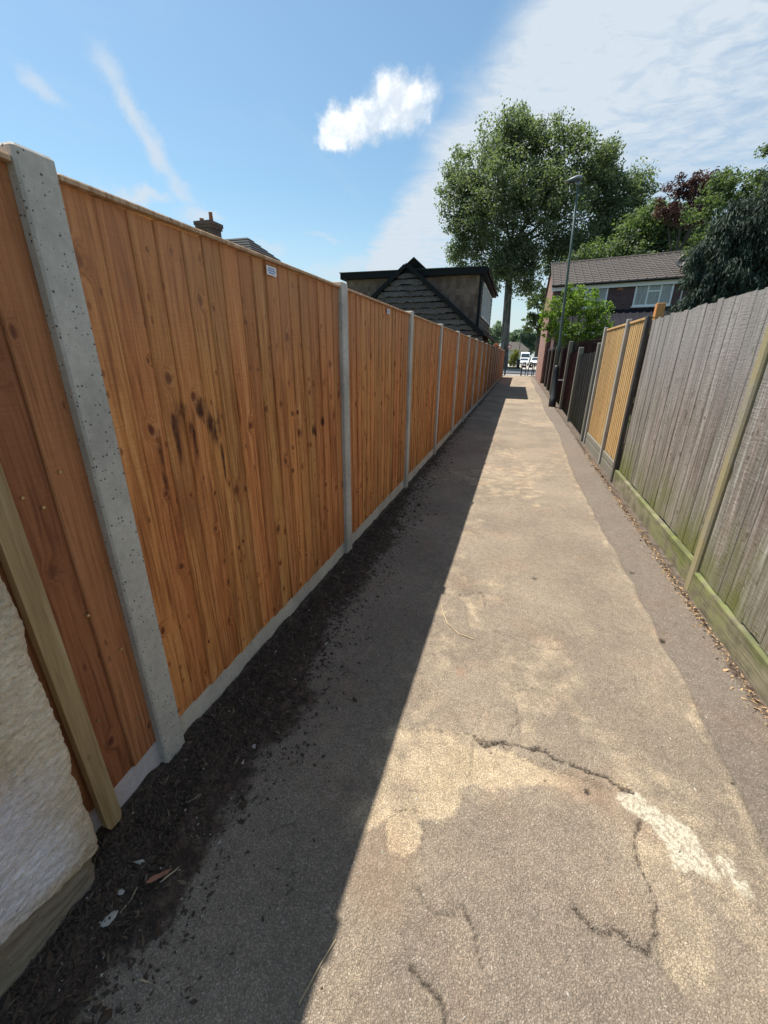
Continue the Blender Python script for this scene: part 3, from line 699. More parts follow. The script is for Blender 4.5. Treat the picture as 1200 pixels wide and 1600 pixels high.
def twig(pts, r, m, label):
    z = [float(zat(np.array([p[0]]), np.array([p[1]]))[0])+r for p in pts]
    sp = []
    for i in range(len(pts)-1):
        for k in range(4):
            t_ = k/4; sp.append((pts[i][0]*(1-t_)+pts[i+1][0]*t_, pts[i][1]*(1-t_)+pts[i+1][1]*t_, z[i]*(1-t_)+z[i+1]*t_+.002*math.sin(k)))
    sp.append((*pts[-1], z[-1])); o = MB().tube(sp, r, 6)
    c = sp[0]; link('twig', o.mesh('twig', m, c), None, c, label=label, category='twig')


twig([(-.30, 2.29), (-.275, 2.2), (-.23, 2.1), (-.15, 2.02), (-.06, 2.0)], .0028, M['straw'], 'long curved dry twig on the sunlit path beside the shadow edge')
twig([(-.34, .43), (-.33, .47), (-.32, .51), (-.30, .57)], .0022, M['straw'], 'short thin dry twig lying along the fence shadow edge')
twig([(-.93, .50), (-.925, .47), (-.93, .43)], .0018, M['straw'], 'thin broken twig on the soil below the timber batten')

# ------------------------------------------------------------------ new orange fence on the left
LEFT_END = 18
fence = thing('garden_fence', 'new orange stained closeboard fence with pale concrete posts along the left side', 'fence', (-1.19, .6, 0))
FL = wloc(fence)


def board_mesh(name, w_, h_, t0, t1, m, dirx=1, tile_n=1):
    """feather-edge board, origin at its foot; thick edge nearest (-y), thin edge +y; dirx: side the face looks to"""
    b = MB(); n = 3
    vs = [(0, 0, 0), ((t0-.004)*dirx, 0, 0), (t0*dirx, .005, 0), (t1*dirx, w_, 0), (0, w_, 0)]; top = [(a, c, h_) for a, c, _ in vs]
    b.add(vs+top, [(4, 3, 2, 1, 0), (5, 6, 7, 8, 9)]+[(i, (i+1) % 5, (i+1) % 5+5, i+5) for i in range(5)]); return b.mesh(name, m)


bm_or = [board_mesh('board', .128, 1.80, .0130, .0035, M['orange']), board_mesh('board', .138, 1.80, .0115, .0035, M['orange']), board_mesh('board', .118, 1.80, .0140, .004, M['orange'])]
bm_br = board_mesh('board', .165, 1.80, .017, .004, M['orange2'])
post_me = None
for k in range(LEFT_END+1):
    y0 = .845+1.9*k
    if post_me is None:
        b = MB(); b.cbox(-.10, 0, 0, .1, -.30, 1.965, .006); post_me = b.mesh('post', M['conc'])
    link('post', post_me, fence, Vector((-1.14, y0, 0))-FL, **({'label': 'concrete post with dark pits nearest the viewer'} if k == 0 else {}))
    yb0, yb1 = y0+.1, y0+1.9
    if k == LEFT_END: break
    gb = MB(); gb.cbox(FX-.045, FX-.008, yb0-.02, yb1+.02, -.2, .145, .005); part('gravel_board', gb, M['gravelb'], fence)
    cp = MB(); cp.cbox(FX-.035, FX+.020, yb0+.002, yb1-.002, 1.926, 1.940, .004); part('capping_rail', cp, M['rail'], fence)
    rl = MB()
    for z_ in (.25, 1.0, 1.78): rl.box(FX-.05, FX-.006, yb0, yb1, z_, z_+.07)
    part('cross_rail', rl, M['orange'], fence)
    n = 17; pitch = 1.8/n
    if k < 8:
        for i in range(n):
            me_ = bm_or[(i*7+k*3) % 3]
            link('board', me_, fence, Vector((FX-.0095+random.uniform(-.0015, .0015), yb0+i*pitch+random.uniform(-.008, .008)*(0 < i < n-1), .125+random.uniform(-.006, .004)))-FL)
    else:
        far_b = globals().setdefault('far_b', MB())
        for i in range(n):
            y_ = yb0+i*pitch; vs = [(FX-.0095, y_, .125), (FX+.007, y_, .125), (FX-.006, y_+.128, .125), (FX-.0095, y_+.128, .125)]
            far_b.add([(a, c, z_) for z_ in (.125, 1.92) for a, c, _ in vs], BOXF)
part('board', far_b, M['orange'], fence, kind='stuff')
# first bay, towards the wall: wide brown boards
for i, (y_, s_) in enumerate([(.36, 1), (.50, 1.0), (.62, 1.0), (.735, .68)]):
    o = link('board', bm_br, fence, Vector((FX-.0095, y_, .125))-FL, label='darker brown wide board of the first bay'); o.scale.y = s_
gb = MB(); gb.cbox(FX-.045, FX-.006, .34, .86, -.2, .125, .005); part('gravel_board', gb, M['lilac'], fence)
cp = MB(); cp.cbox(FX-.035, FX+.020, .34, .843, 1.926, 1.940, .004); part('capping_rail', cp, M['rail'], fence)
sc = MB()
for (y_, z_) in [(.66, 1.18), (.70, 1.14), (.765, 1.22), (.73, .78), (.80, .60), (.67, .42), (.79, .30), (.655, .22)]:
    sc.tube([(FX+.0, y_, z_), (FX+.0095, y_, z_)], .0042, 8)
part('screw', sc, M['screw'], fence)
for (ya, yb, za, zb, xo) in ((1.885, 1.968, 1.868, 1.905, .011), (3.79, 3.87, 1.868, 1.905, .011)):
    st = MB(); st.box(FX+xo, FX+xo+.0015, ya, yb, za, zb); s_o = part('sticker', st, M['white'], fence, label='small white maker sticker near the top of the panel')
    pr = MB()
    for j, (a, c) in enumerate([(.15, .85), (.08, .92), (.2, .8)]):
        zc = zb-(zb-za)*(.25+.25*j); y_ = ya+(yb-ya)*a
        while y_ < ya+(yb-ya)*c:
            wd = random.Random(j*31+int(y_*1e4)).uniform(.002, .006); pr.box(FX+xo+.0015, FX+xo+.002, y_, y_+wd, zc-.0024, zc+.0024); y_ += wd+.0015
    part('print', pr, M['blueprint'], s_o)

# ------------------------------------------------------------------ rendered wall and batten at the near left
wall = thing('rendered_wall', 'rough lilac and cream painted rendered wall end at the near left', 'wall', (-1.2, .2, 0))
gy = np.arange(-.9, .521, .0055); gz = np.arange(.095, 1.9, .0055); GY, GZ = np.meshgrid(gy, gz)
edge_r = (fbm(GZ*12, GZ*0, 5, 6)-.5)*.024
yy = GY+(GY > .44)*((GY-.44)/.08)*edge_r
hx = (fbm(GY*55+GZ*9, GZ*110-GY*16, 3, 4)-.5)*.0085+(fbm(GY*20, GZ*34, 3, 14)-.5)*.004+(fbm(GY*5, GZ*5, 3, 44)-.5)*.005
curve = -.014*sstep(GY, .495, .522)**2
botc = .02*(1-sstep(GZ, .10, .16))*(fbm(GY*18, GZ*6, 3, 9)-.7)
XX = -1.052+hx+curve+botc
slope = (.51-GY)*.24*(1-sstep(GZ, .1, .6))   # the lower edge of the render rises towards the viewer
ZZ = GZ+slope*(1-sstep(GZ, .1, .6))
Vw = np.stack([XX, yy, ZZ], -1); a, b_ = GY.shape; I = np.arange(a*b_).reshape(a, b_)
Fw = np.stack([I[:-1, :-1], I[:-1, 1:], I[1:, 1:], I[1:, :-1]], -1).reshape(-1, 4)
endV = Vw[:, -1].copy(); endV[:, 0] = -1.40; botV = Vw[0].copy(); botV[:, 0] = -1.40
V2 = np.concatenate([Vw.reshape(-1, 3), endV, botV]); e0 = a*b_; q0 = e0+a
Fe = np.array([(I[i, -1], e0+i, e0+i+1, I[i+1, -1]) for i in range(a-1)]+[(I[0, j], q0+j, q0+j+1, I[0, j+1]) for j in range(b_-1)])
npart('render_coat', V2, np.concatenate([Fw, Fe]), M['render'], wall, True)
c_ = MB(); c_.box(-1.39, -1.11, -.9, .49, .05, 1.89); part('masonry', c_, M['plinth'], wall)
py_ = np.arange(-.9, .50, .012); pz = np.linspace(-.12, .50, 40); PY, PZ = np.meshgrid(py_, pz)
PX = -1.066+(fbm(PY*14, PZ*30, 4, 71)-.5)*.02-.022*sstep(PY, .46, .50); top = .085+(.51-PY)*.24+.004*np.sin(PY*60); PZ2 = -.12+(PZ+.12)/.62*(top+.12)
Vp = np.stack([PX, PY, PZ2], -1); a, b_ = PY.shape; I = np.arange(a*b_).reshape(a, b_)
Fp = np.stack([I[:-1, :-1], I[:-1, 1:], I[1:, 1:], I[1:, :-1]], -1).reshape(-1, 4); endV = Vp[:, -1].copy(); endV[:, 0] = -1.4; e0 = a*b_
Fe = np.array([(I[i, -1], e0+i, e0+i+1, I[i+1, -1]) for i in range(a-1)])
npart('plinth', np.concatenate([Vp.reshape(-1, 3), endV]), np.concatenate([Fp, Fe]), M['plinth'], wall, True)
bt = MB(); n = 10; vs = []
for z_, k in ((.030, .010), (.040, .004), (.055, 0), (1.2, 0), (2.3, 0)):
    sh = -.010*(z_); vs.append([(-1.147, .578+k+sh, z_), (-1.122, .578+k+sh, z_), (-1.122, .632-k+sh, z_), (-1.147, .632-k+sh, z_)])
flat = [p for r in vs for p in r]; fs = [(3, 2, 1, 0), (16, 17, 18, 19)]
for i in range(4):
    for j in range(4): fs.append((i*4+j, i*4+(j+1) % 4, i*4+4+(j+1) % 4, i*4+4+j))
bt.add(flat, fs); bo = part('timber_batten', bt, M['batten'], None, label='pale upright timber batten between the rendered wall and the orange fence', category='batten')

# ------------------------------------------------------------------ right side fences
def rx(y): return 1.34+.009*max(0, y-9)


gf = thing('weathered_fence', 'grey weathered closeboard fence with green moss low down at the near right', 'fence', (1.42, 1.0, 0)); GL = wloc(gf)
bmg = [board_mesh('board', w_, 1.78, .0065, .003, M['greyw'], -1) for w_ in (.112, .120, .128)]
for (ya, yb, ztop, bx_) in ((.16, 3.035, 1.90, 1.366), (3.14, 5.86, 1.945, 1.425), (-.9, .06, 1.90, 1.366)):
    n = int((yb-ya)/.1); p_ = (yb-ya)/n
    for i in range(n):
        o = link('board', bmg[i % 3], gf, Vector((bx_+random.uniform(-.003, .003), ya+i*p_, .155+random.uniform(-.01, .008)))-GL); o.scale.z = (ztop-.155+random.uniform(-.005, .012))/1.78
    rl = MB()
    for z_ in (.3, 1.0, 1.7): rl.box(bx_+.003, bx_+.06, ya, yb, z_, z_+.07)
    part('cross_rail', rl, M['greyw'], gf)
for (ya, yb, h0, xo) in ((-.9, 3.035, .140, 1.335), (3.125, 5.885, .150, 1.375)):
    gb = MB(); gb.cbox(xo, xo+.045, ya, yb, -.15, h0, .006); part('gravel_board', gb, M['moss'], gf)
for y_, lean in ((3.04, 0), (.08, 0)):
    b = MB(); b.cbox(1.34, 1.44, y_, y_+.085, -.2, 1.90, .012); part('post', b, M['oldconc'], gf, label='concrete post covered in yellow lichen')
b = MB(); b.cbox(1.36, 1.41, 5.89, 5.975, -.1, 1.985, .004); part('post', b, M['endpost'], gf, label='dark timber end post')

yf = thing('new_fence_panels', 'two new yellow timber fence panels between slim posts on the right side', 'fence', (1.42, 7.3, 0)); YL = wloc(yf)
for y_, z_, m_ in ((6.93, 2.03, 'conc2'), (8.60, 2.02, 'conc2')):
    b = MB(); b.cbox(1.37, 1.425, y_, y_+.075, -.1, z_, .005); part('post', b, M[m_], yf)
b = MB(); b.cbox(1.47, 1.56, 6.03, 6.12, -.1, 2.13, .004); part('post', b, M['newbrown'], yf, label='taller new orange brown timber post')
bmy = [board_mesh('board', w_, 1.70, .014, .004, M['yellow'], -1) for w_ in (.115, .125)]
for ya, yb in ((5.99, 6.92), (7.015, 8.59)):
    n = round((yb-ya)/.1); p_ = (yb-ya)/n
    for i in range(n): link('board', bmy[i % 2], yf, Vector((1.425, ya+i*p_, .205+random.uniform(-.004, .004)))-YL).scale.z = 1.035
    b = MB(); b.cbox(1.40, 1.455, ya, yb, 1.965, 1.99, .004); part('capping_rail', b, M['yellow'], yf)
    for z0, z1 in ((-.1, .095), (.115, .195)):
        b = MB(); b.cbox(1.395, 1.43, ya, yb, z0, z1, .006); part('gravel_board', b, M['oldconc2'], yf)
    rl = MB()
    for z_ in (.4, 1.0, 1.8): rl.box(1.43, 1.47, ya, yb, z_, z_+.06)
    part('cross_rail', rl, M['yellow'], yf)


def old_fence(name, label, bays, posts, m, group=None):
    t_ = thing(name, label, 'fence', (rx(bays[0][0])+.06, bays[0][0], 0))
    for ya, yb, zt in bays:
        b = MB(); n = int((yb-ya)/.1); p_ = (yb-ya)/n
        for i in range(n):
            y_ = ya+i*p_; x_ = rx(y_)+.085; z1 = zt(i/n)+random.uniform(-.012, .012); j = random.uniform(-.004, .004)
            vs = [(x_, y_, .02), (x_-.016+j, y_, .02), (x_-.004+j, y_+.118, .02), (x_, y_+.118, .02)]
            vs = vs+[(a, c, z1) for a, c, _ in vs]; o = link('board', MB().add(vs, BOXF).mesh('board', m, (x_, y_, 0)), t_, Vector((x_, y_, 0))-wloc(t_))
    for y_, z_ in posts:
        b = MB(); b.cbox(rx(y_), rx(y_)+.11, y_, y_+.10, -.1, z_, .012); part('post', b, M['oldconc2'], t_)
    return t_


old_fence('old_fence', 'black weathered board fence with sagging top beyond the yellow panels', [(8.93, 11.6, lambda q: 1.66-.06*math.sin(q*2.0))], [(8.80, 1.78), (11.6, 1.76)], M['darkgrey'])
old_fence('old_fence', 'dark red brown board fence beside the street lamp foot', [(11.72, 14.35, lambda q: 1.64), (14.47, 17.1, lambda q: 1.80)], [(14.35, 1.98), (17.1, 1.92)], M['redbrown'])
old_fence('old_fence', 'far dark board fence between the lamp and the brick house flank', [(17.25, 19.9, lambda q: 1.84), (20.05, 22.7, lambda q: 1.84), (22.85, 25.5, lambda q: 1.84), (25.6, 28.2, lambda q: 1.84)],
          [(19.9, 1.95), (22.7, 1.95), (25.5, 1.95)], M['redbrown'])
df = thing('dividing_fence', 'dark red brown fence running away behind the low concrete posts', 'fence', (1.6, 13.0, 0))
for i in range(30):
    x_ = 1.50+i*.115; b = MB(); b.box(x_, x_+.112, 13.0, 13.018+.006*(i % 2), .05, 1.89+.01*(i % 3)); part('board', b, M['redbrown'], df)
b = MB(); b.box(1.48, 4.98, 12.985, 13.04, 1.91, 1.94); part('capping_rail', b, M['redbrown'], df)

# ------------------------------------------------------------------ street lamp
LX, LY = 1.22, 14.9
lp = thing('street_lamp', 'tall blue green steel street lamp leaning over the dark right fence', 'street lamp', (LX, LY, 0))
lean = lambda z: (LX-.035*z, LY, z)
b = MB(); b.tube([lean(z) for z in (-.1, .25, .26, 1.12, 1.22, 1.28)], [.115, .115, .10, .098, .075, .055], 14); part('base_compartment', b, M['lampdark'], lp, True)
b = MB(); b.tube([lean(z) for z in (1.28, 1.9, 2.0, 4, 6.05)], [.044, .042, .038, .034, .029], 12); part('pole', b, M['lamp'], lp, True)
b = MB(); x_, y_, z_ = lean(6.05); b.tube([(x_, y_, z_-.05), (x_, y_, z_+.07)], .052, 12); part('collar', b, M['lantern'], lp, True)
b = MB()
ring = []
for s_, wd, hh, zo in ((.08, .05, .04, .02), (.05, .09, .07, .02), (-.06, .11, .085, .02), (-.20, .09, .06, .0), (-.34, .04, .015, -.03)):
    ring.append([(x_+s_, y_+wd*math.cos(a_), z_+.10+zo+hh*math.sin(a_)*(1 if math.sin(a_) > 0 else .45)) for a_ in [2*math.pi*i/12 for i in range(12)]])
vs = [p for r in ring for p in r]; fs = [tuple(range(12)), tuple(range(59, 47, -1))]+[(i*12+j, i*12+12+j, i*12+12+(j+1) % 12, i*12+(j+1) % 12) for i in range(4) for j in range(12)]
b.add(vs, fs); part('lantern', b, M['lantern'], lp, True)
b = MB(); b.box(x_-.30, x_-.04, y_-.07, y_+.07, z_+.055, z_+.08); part('lens', b, M['glass'], lp)
b = MB(); b.box(LX+.05, LX+.22, LY-.05, LY-.02, .82, .86); part('bracket', b, M['white'], lp)

# ------------------------------------------------------------------ gabled house with dormer (left)
bh = thing('timber_clad_house', 'dark house with waney edge gable boards and flat roofed tile hung dormer', 'house', (-4.55, 21, 0))
AX, AZ, GYF, EX, EZ = -4.55, 4.80, 17.45, -1.60, 2.43
sl_ = (AZ-EZ)/(EX-AX); LXE = AX-(EX-AX)
b = MB(); b.box(LXE+.25, EX-.25, GYF+.12, 27, -.1, EZ-.1); part('wall', b, M['shingle'], bh)
b = MB(); b.prism([(LXE+.2, EZ-.12), (EX-.2, EZ-.12), (AX, AZ-.14)], GYF+.10, 26.9); part('gable_wall', b, M['black'], bh)
r = random.Random(5); z_ = EZ-.35; rows = 0
while z_ < AZ-.28:
    zt = z_+.155; half = max(.06, min((AZ-.06-zt)/sl_+.10, 3.1)); n = max(3, int(half*2/.25))
    for seg in range(1 if half < .7 else 2):
        xa, xb = (AX-half, AX+half) if half < .7 else ((AX-half, AX+r.uniform(-.4, .4)) if seg == 0 else (xsplit, AX+half))
        if seg == 0: xsplit = xb+.004
        pts = [xa+(xb-xa)*i/n for i in range(n+1)]; b = MB()
        low = [z_-.015+r.uniform(-.03, .03) for _ in pts]
        for q in range(1, len(low)-1):
            if r.random() < .25: low[q] -= .03
        vs = []; 
        for p_, lo_ in zip(pts, low):
            lim = max(z_-.2, AZ-.05-abs(p_-AX)*sl_)
            tz = min(zt, lim); vs += [(p_, GYF+.015, min(lo_, tz-.01)), (p_, GYF+.07, tz), (p_, GYF+.09, tz), (p_, GYF+.06, min(lo_, tz-.01))]
        m_ = len(pts); fs = []
        for i in range(m_-1):
            k = i*4
            for j in range(4): fs.append((k+j, k+4+j, k+4+(j+1) % 4, k+(j+1) % 4))
        fs += [(0, 1, 2, 3), (m_*4-1, m_*4-2, m_*4-3, m_*4-4)]; b.add(vs, fs); part('cladding_board', b, M['blackwood'], bh)
    z_ += .205; rows += 1


def slab(x0, z0, x1, z1, y0, y1, th):
    d = math.hypot(x1-x0, z1-z0); nx_, nz_ = -(z1-z0)/d*th, (x1-x0)/d*th; s_ = 1 if nz_ > 0 else -1
    return [(x0, z0), (x1, z1), (x1+nx_*s_, z1+nz_*s_), (x0+nx_*s_, z0+nz_*s_)]


rf = MB(); rf.prism(slab(AX, AZ, EX+.08, EZ-.065, 0, 0, .06), GYF+.06, 27.2); rf.prism(slab(LXE-.08, EZ-.065, AX, AZ, 0, 0, .06), GYF+.06, 27.2); rfo = part('roof', rf, M['tiledark'], bh)
tl = MB()
for y_ in np.arange(GYF-.02, 27.2, .33):
    for i in range(11):
        for sg in (1, -1):
            xa = EX+.10-i*.30; za = EZ-.02-(.10)*sl_+i*.30*sl_; 
            pr = [(xa, za), (xa-.33, za+.33*sl_-.01), (xa-.33, za+.33*sl_+.015), (xa, za+.03)]
            if sg < 0: pr = [(2*AX-p[0], p[1]) for p in pr][::-1]
            if pr[0][0] > AX+.05 or sg < 0: tl.prism(pr, y_, y_+.325)
part('roof_tiles', tl, M['tilehip'], rfo, kind='stuff')
b = MB(); b.prism(slab(AX, AZ-.12, EX+.10, EZ-.20, 0, 0, .15), GYF-.06, GYF+.0); part('barge_board', b, M['black'], bh)
b = MB(); b.prism(slab(LXE-.10, EZ-.20, AX, AZ-.12, 0, 0, .15), GYF-.058, GYF+.0); part('barge_board', b, M['black'], bh)
b = MB(); b.tube([(EX+.13, GYF-.1, EZ-.08), (EX+.13, 27.3, EZ-.10)], .055, 8); part('gutter', b, M['black'], bh)
b = MB(); b.tube([(EX-.35, GYF-.02, EZ-.28), (EX-.35, GYF-.02, EZ-.35)], .03, 8); part('wall_light', b, M['white'], bh)
# dormer
DX0, DX1, DY0, DY1, DZ = -7.25, -1.74, 18.0, 24.8, 4.42
b = MB(); b.box(DX0, DX1, DY0, DY1, 2.2, DZ); dm = part('dormer', b, M['shingle'], bh)
b = MB(); r = random.Random(8)
zz_ = 2.3; row = 0
while zz_ < DZ-.02:
    x_ = DX0-.1*(row % 2)
    while x_ < DX1-.01:
        xa, xb = max(x_, DX0), min(x_+.188, DX1-.004)
        if xb-xa > .03: b.box(xa, xb, DY0-.022-r.uniform(0, .012), DY0-.001, zz_-r.uniform(0, .012), min(zz_+.235, DZ))
        x_ += .195
    zz_ += .205; row += 1
part('wall_tiles', b, M['shingle'], dm, kind='stuff')
for i, z_ in enumerate(np.arange(2.5, 4.3, .17)):
    b = MB(); b.add([(DX1, DY0+.08, z_), (DX1+.030, DY0+.08, z_-.005), (DX1+.008, DY0+.08, z_+.172), (DX1, DY0+.08, z_+.172), (DX1, DY1, z_), (DX1+.030, DY1, z_-.005), (DX1+.008, DY1, z_+.172), (DX1, DY1, z_+.172)],
                    [(0, 1, 2, 3), (7, 6, 5, 4), (0, 4, 5, 1), (1, 5, 6, 2), (2, 6, 7, 3), (3, 7, 4, 0)]); part('side_board', b, M['blackwood'], dm)
b = MB(); b.box(DX1-.05, DX1+.05, DY0-.05, DY0+.06, 2.6, DZ); part('corner_board', b, M['black'], dm)
b = MB(); b.box(DX0-.20, DX1+.20, DY0-.22, DY1+.2, DZ+.003, DZ+.22); b.box(DX0-.1, DX1+.10, DY0-.12, DY1+.1, DZ+.2, DZ+.27); part('fascia', b, M['black'], dm)
b = MB(); b.box(DX0-.23, DX1+.23, DY0-.25, DY1+.23, DZ+.222, DZ+.25); part('flat_roof', b, M['felt'], dm)
b = MB(); b.tube([(DX1+.26, DY0-.2, DZ+.12), (DX1+.26, DY1+.2, DZ+.10)], .05, 8); part('gutter', b, M['black'], dm)
for ya, yb in ((18.9, 20.2), (20.5, 21.8), (22.1, 23.4)):
    b = MB(); t_ = .07; z0, z1, x0_ = 3.02, 4.28, DX1+.02
    b.box(x0_, x0_+.05, ya, yb, z0, z0+t_); b.box(x0_, x0_+.05, ya, yb, z1-t_, z1); b.box(x0_, x0_+.05, ya, ya+t_, z0+t_, z1-t_); b.box(x0_, x0_+.05, yb-t_, yb, z0+t_, z1-t_); b.box(x0_, x0_+.05, (ya+yb)/2-.03, (ya+yb)/2+.03, z0+t_, z1-t_)
    wf = part('window', b, M['white'], dm); b = MB(); b.box(x0_+.004, x0_+.02, ya+t_, yb-t_, z0+t_, z1-t_)
    part('window_pane', b, M['glass'], bh)

# far left house: hipped roof and chimney
fh = thing('hipped_house', 'house behind the left fence showing only its grey roof peak and brick chimney', 'house', (-13.5, 22, 0))
b = MB(); b.box(-21.5, -13.1, 20.5, 28, -.1, 5.0); part('wall', b, M['cream'], fh)
b = MB()
vs = [(-22, 20, 5.1), (-12.6, 20, 5.1), (-12.6, 28.5, 5.1), (-22, 28.5, 5.1), (-19, 24.2, 7.80), (-15.9, 24.2, 7.80), (-22, 20, 5.0), (-12.6, 20, 5.0), (-12.6, 28.5, 5.0), (-22, 28.5, 5.0)]
b.add(vs, [(0, 1, 5, 4), (1, 2, 5), (2, 3, 4, 5), (3, 0, 4), (6, 9, 8, 7), (0, 6, 7, 1), (1, 7, 8, 2), (2, 8, 9, 3), (3, 9, 6, 0)]); rfo = part('roof', b, M['tilehip'], fh)
b = MB()
for i in range(14):
    q = i/14; q2 = (i+1)/14; lerp = lambda A, B, t: tuple(A[k]*(1-t)+B[k]*t for k in range(3))
    for A, B, C_, D_ in (((-22, 20, 5.1), (-12.6, 20, 5.1), (-15.9, 24.2, 7.80), (-19, 24.2, 7.80)), ((-12.6, 20, 5.1), (-12.6, 28.5, 5.1), (-15.9, 24.2, 7.80), (-15.9, 24.2, 7.80))):
        p1, p2, p3, p4 = lerp(A, D_, q), lerp(B, C_, q), lerp(B, C_, q2), lerp(A, D_, q2); up = lambda p, h: (p[0], p[1], p[2]+h)
        b.add([up(p1, .05), up(p2, .05), up(p3, .01), up(p4, .01), p1, p2, p3, p4], [(0, 1, 2, 3), (0, 4, 5, 1), (1, 5, 6, 2), (3, 7, 4, 0)])
part('tile_courses', b, M['tilehip'], rfo, kind='stuff')
cx0, cx1, cy0, cy1 = -16.85, -15.80, 20.9, 21.9
b = MB(); b.box(cx0+.1, cx1-.1, cy0+.1, cy1-.1, 4.9, 7.55); ch = part('chimney', b, M['brickchim'], fh)
b = MB(); b.box(cx0+.04, cx1-.04, cy0+.04, cy1-.04, 7.55, 7.68); b.box(cx0, cx1, cy0, cy1, 7.68, 7.85); part('chimney_head', b, M['brickchim'], ch)
for (x_, y_, h_, r0) in ((cx0+.3, cy0+.3, .16, .12), (cx1-.25, cy0+.4, .42, .11)):
    b = MB(); b.tube([(x_, y_, 7.83), (x_, y_, 7.85+h_*.85), (x_, y_, 7.85+h_)], [r0, r0*.85, r0], 10); part('chimney_pot', b, M['terra'], ch, True)

# ------------------------------------------------------------------ brick house on the right
TH = math.radians(14.5); HE = (math.cos(TH), -math.sin(TH))
H0 = (1.42, 28.5)
def hm(s_, d_, z_): return (H0[0]+s_*HE[0], H0[1]+s_*HE[1]+d_, z_)
bk = thing('brick_house', 'two storey dark brick house with brown tiled roof and white windows', 'house', (H0[0], H0[1], 0))
W_, GZ_, RD, RZ = 9.2, 5.36, 4.6, 7.25
b = MB(); b.box(.10, W_, .0, 9.2, -.1, GZ_-.15, hm); part('wall', b, M['brick'], bk)
b = MB(); b.add([hm(0, .003, -.1), hm(.097, .003, -.1), hm(.097, 9.2, -.1), hm(0, 9.2, -.1), hm(0, .003, GZ_-.15), hm(.097, .003, GZ_-.15), hm(.097, 9.2, GZ_-.15), hm(0, 9.2, GZ_-.15)], BOXF)
b.add([hm(0, .003, GZ_-.15), hm(0, 9.2, GZ_-.15), hm(0, RD, RZ-.1), hm(.097, .003, GZ_-.15), hm(.097, 9.2, GZ_-.15), hm(.097, RD, RZ-.1)], [(0, 2, 1), (3, 4, 5), (0, 3, 5, 2), (1, 2, 5, 4)])
part('flank_wall', b, M['brickpink'], bk, label='sunlit red brick flank wall facing the path')
b = MB(); sl2 = (RZ-GZ_)/(RD+.3)
b.add([hm(-.12, -.3, GZ_-.06), hm(W_, -.3, GZ_-.06), hm(W_, RD, RZ-.06), hm(-.12, RD, RZ-.06), hm(-.12, 9.5, GZ_-.06), hm(W_, 9.5, GZ_-.06),
       hm(-.12, -.3, GZ_+.0), hm(W_, -.3, GZ_+.0), hm(W_, RD, RZ), hm(-.12, RD, RZ), hm(-.12, 9.5, GZ_), hm(W_, 9.5, GZ_)],
      [(0, 3, 2, 1), (3, 4, 5, 2), (6, 7, 8, 9), (9, 8, 11, 10), (0, 1, 7, 6), (4, 10, 11, 5), (0, 6, 9, 3), (3, 9, 10, 4), (1, 2, 8, 7), (2, 5, 11, 8)])
rfo = part('roof', b, M['tile'], bk)
b = MB(); cw, nr = .42, 13
for i in range(int((W_+.12)/cw)+1):
    s0_ = -.12+i*cw; s1_ = min(s0_+cw-.012, W_)
    if s1_-s0_ < .05: continue
    for j in range(nr):
        d0, d1 = -.34+(RD+.34)*j/nr, -.34+(RD+.34)*(j+1)/nr+.04; za = GZ_+(d0+.3)*sl2+.045; zb = GZ_+(d1+.3)*sl2+.015
        pr = [(0, 0), (.06, .035), (.12, 0), (s1_-s0_, 0)]
        vs = [hm(s0_+q, d0, za+h_) for q, h_ in pr]+[hm(s0_+q, d1, zb+h_) for q, h_ in pr]+[hm(s0_+q, d0, za-.03) for q, h_ in pr]
        b.add(vs, [(k, k+1, k+5, k+4) for k in range(3)]+[(k+8, k+9, k+1, k) for k in range(3)])
part('roof_tiles', b, M['tile'], rfo, kind='stuff')
b = MB(); b.tube([hm(-.14, RD, RZ+.02), hm(W_, RD, RZ+.02)], .09, 8); part('ridge', b, M['tile'], rfo)
b = MB(); b.box(-.1, W_, -.16, -.14, GZ_-.28, GZ_-.06, hm); part('fascia', b, M['white'], bk)
b = MB(); b.tube([hm(-.1, -.34, GZ_-.04), hm(W_, -.34, GZ_-.04)], .06, 8); part('gutter', b, M['black'], bk)
b = MB(); b.tube([hm(6.35, -.3, GZ_-.08), hm(6.30, -.10, GZ_-.35), hm(6.30, -.07, 3.6)], .032, 8); part('downpipe', b, M['cream'], bk)
def window(s0_, s1_, z0, z1, mull, panes):
    b = MB(); t_ = .075
    b.box(s0_, s1_, -.05, .0-.003, z0, z0+t_, hm); b.box(s0_, s1_, -.05, -.003, z1-t_, z1, hm); b.box(s0_, s0_+t_, -.05, -.003, z0+t_, z1-t_, hm); b.box(s1_-t_, s1_, -.05, -.003, z0+t_, z1-t_, hm)
    for m_ in mull: b.box(m_-.035, m_+.035, -.048, -.003, z0+t_, z1-t_, hm)
    if len(mull) == 2: b.box(mull[0]+.035, mull[1]-.035, -.046, -.003, z1-.40, z1-.33, hm)
    wf = part('window', b, M['white'], bk)
    e_ = [s0_+t_]+[q for m_ in mull for q in (m_-.035, m_+.035)]+[s1_-t_]
    for k in range(0, len(e_), 2):
        b = MB(); b.box(e_[k], e_[k+1], -.02, -.004, z0+t_, z1-t_, hm); part('pane', b, M['curtain'], wf)
    b = MB(); b.box(s0_-.06, s1_+.06, -.12, -.003, z0-.06, z0-.003, hm); part('sill', b, M['white'], wf)
window(4.20, 5.92, 4.12, 5.18, (4.80, 5.38), 3)
window(1.75, 2.90, 4.12, 5.18, (2.3,), 2)
b = MB(); b.box(3.35, 3.62, -.03, -.003, 4.95, 5.12, hm); part('vent', b, M['terra'], bk)
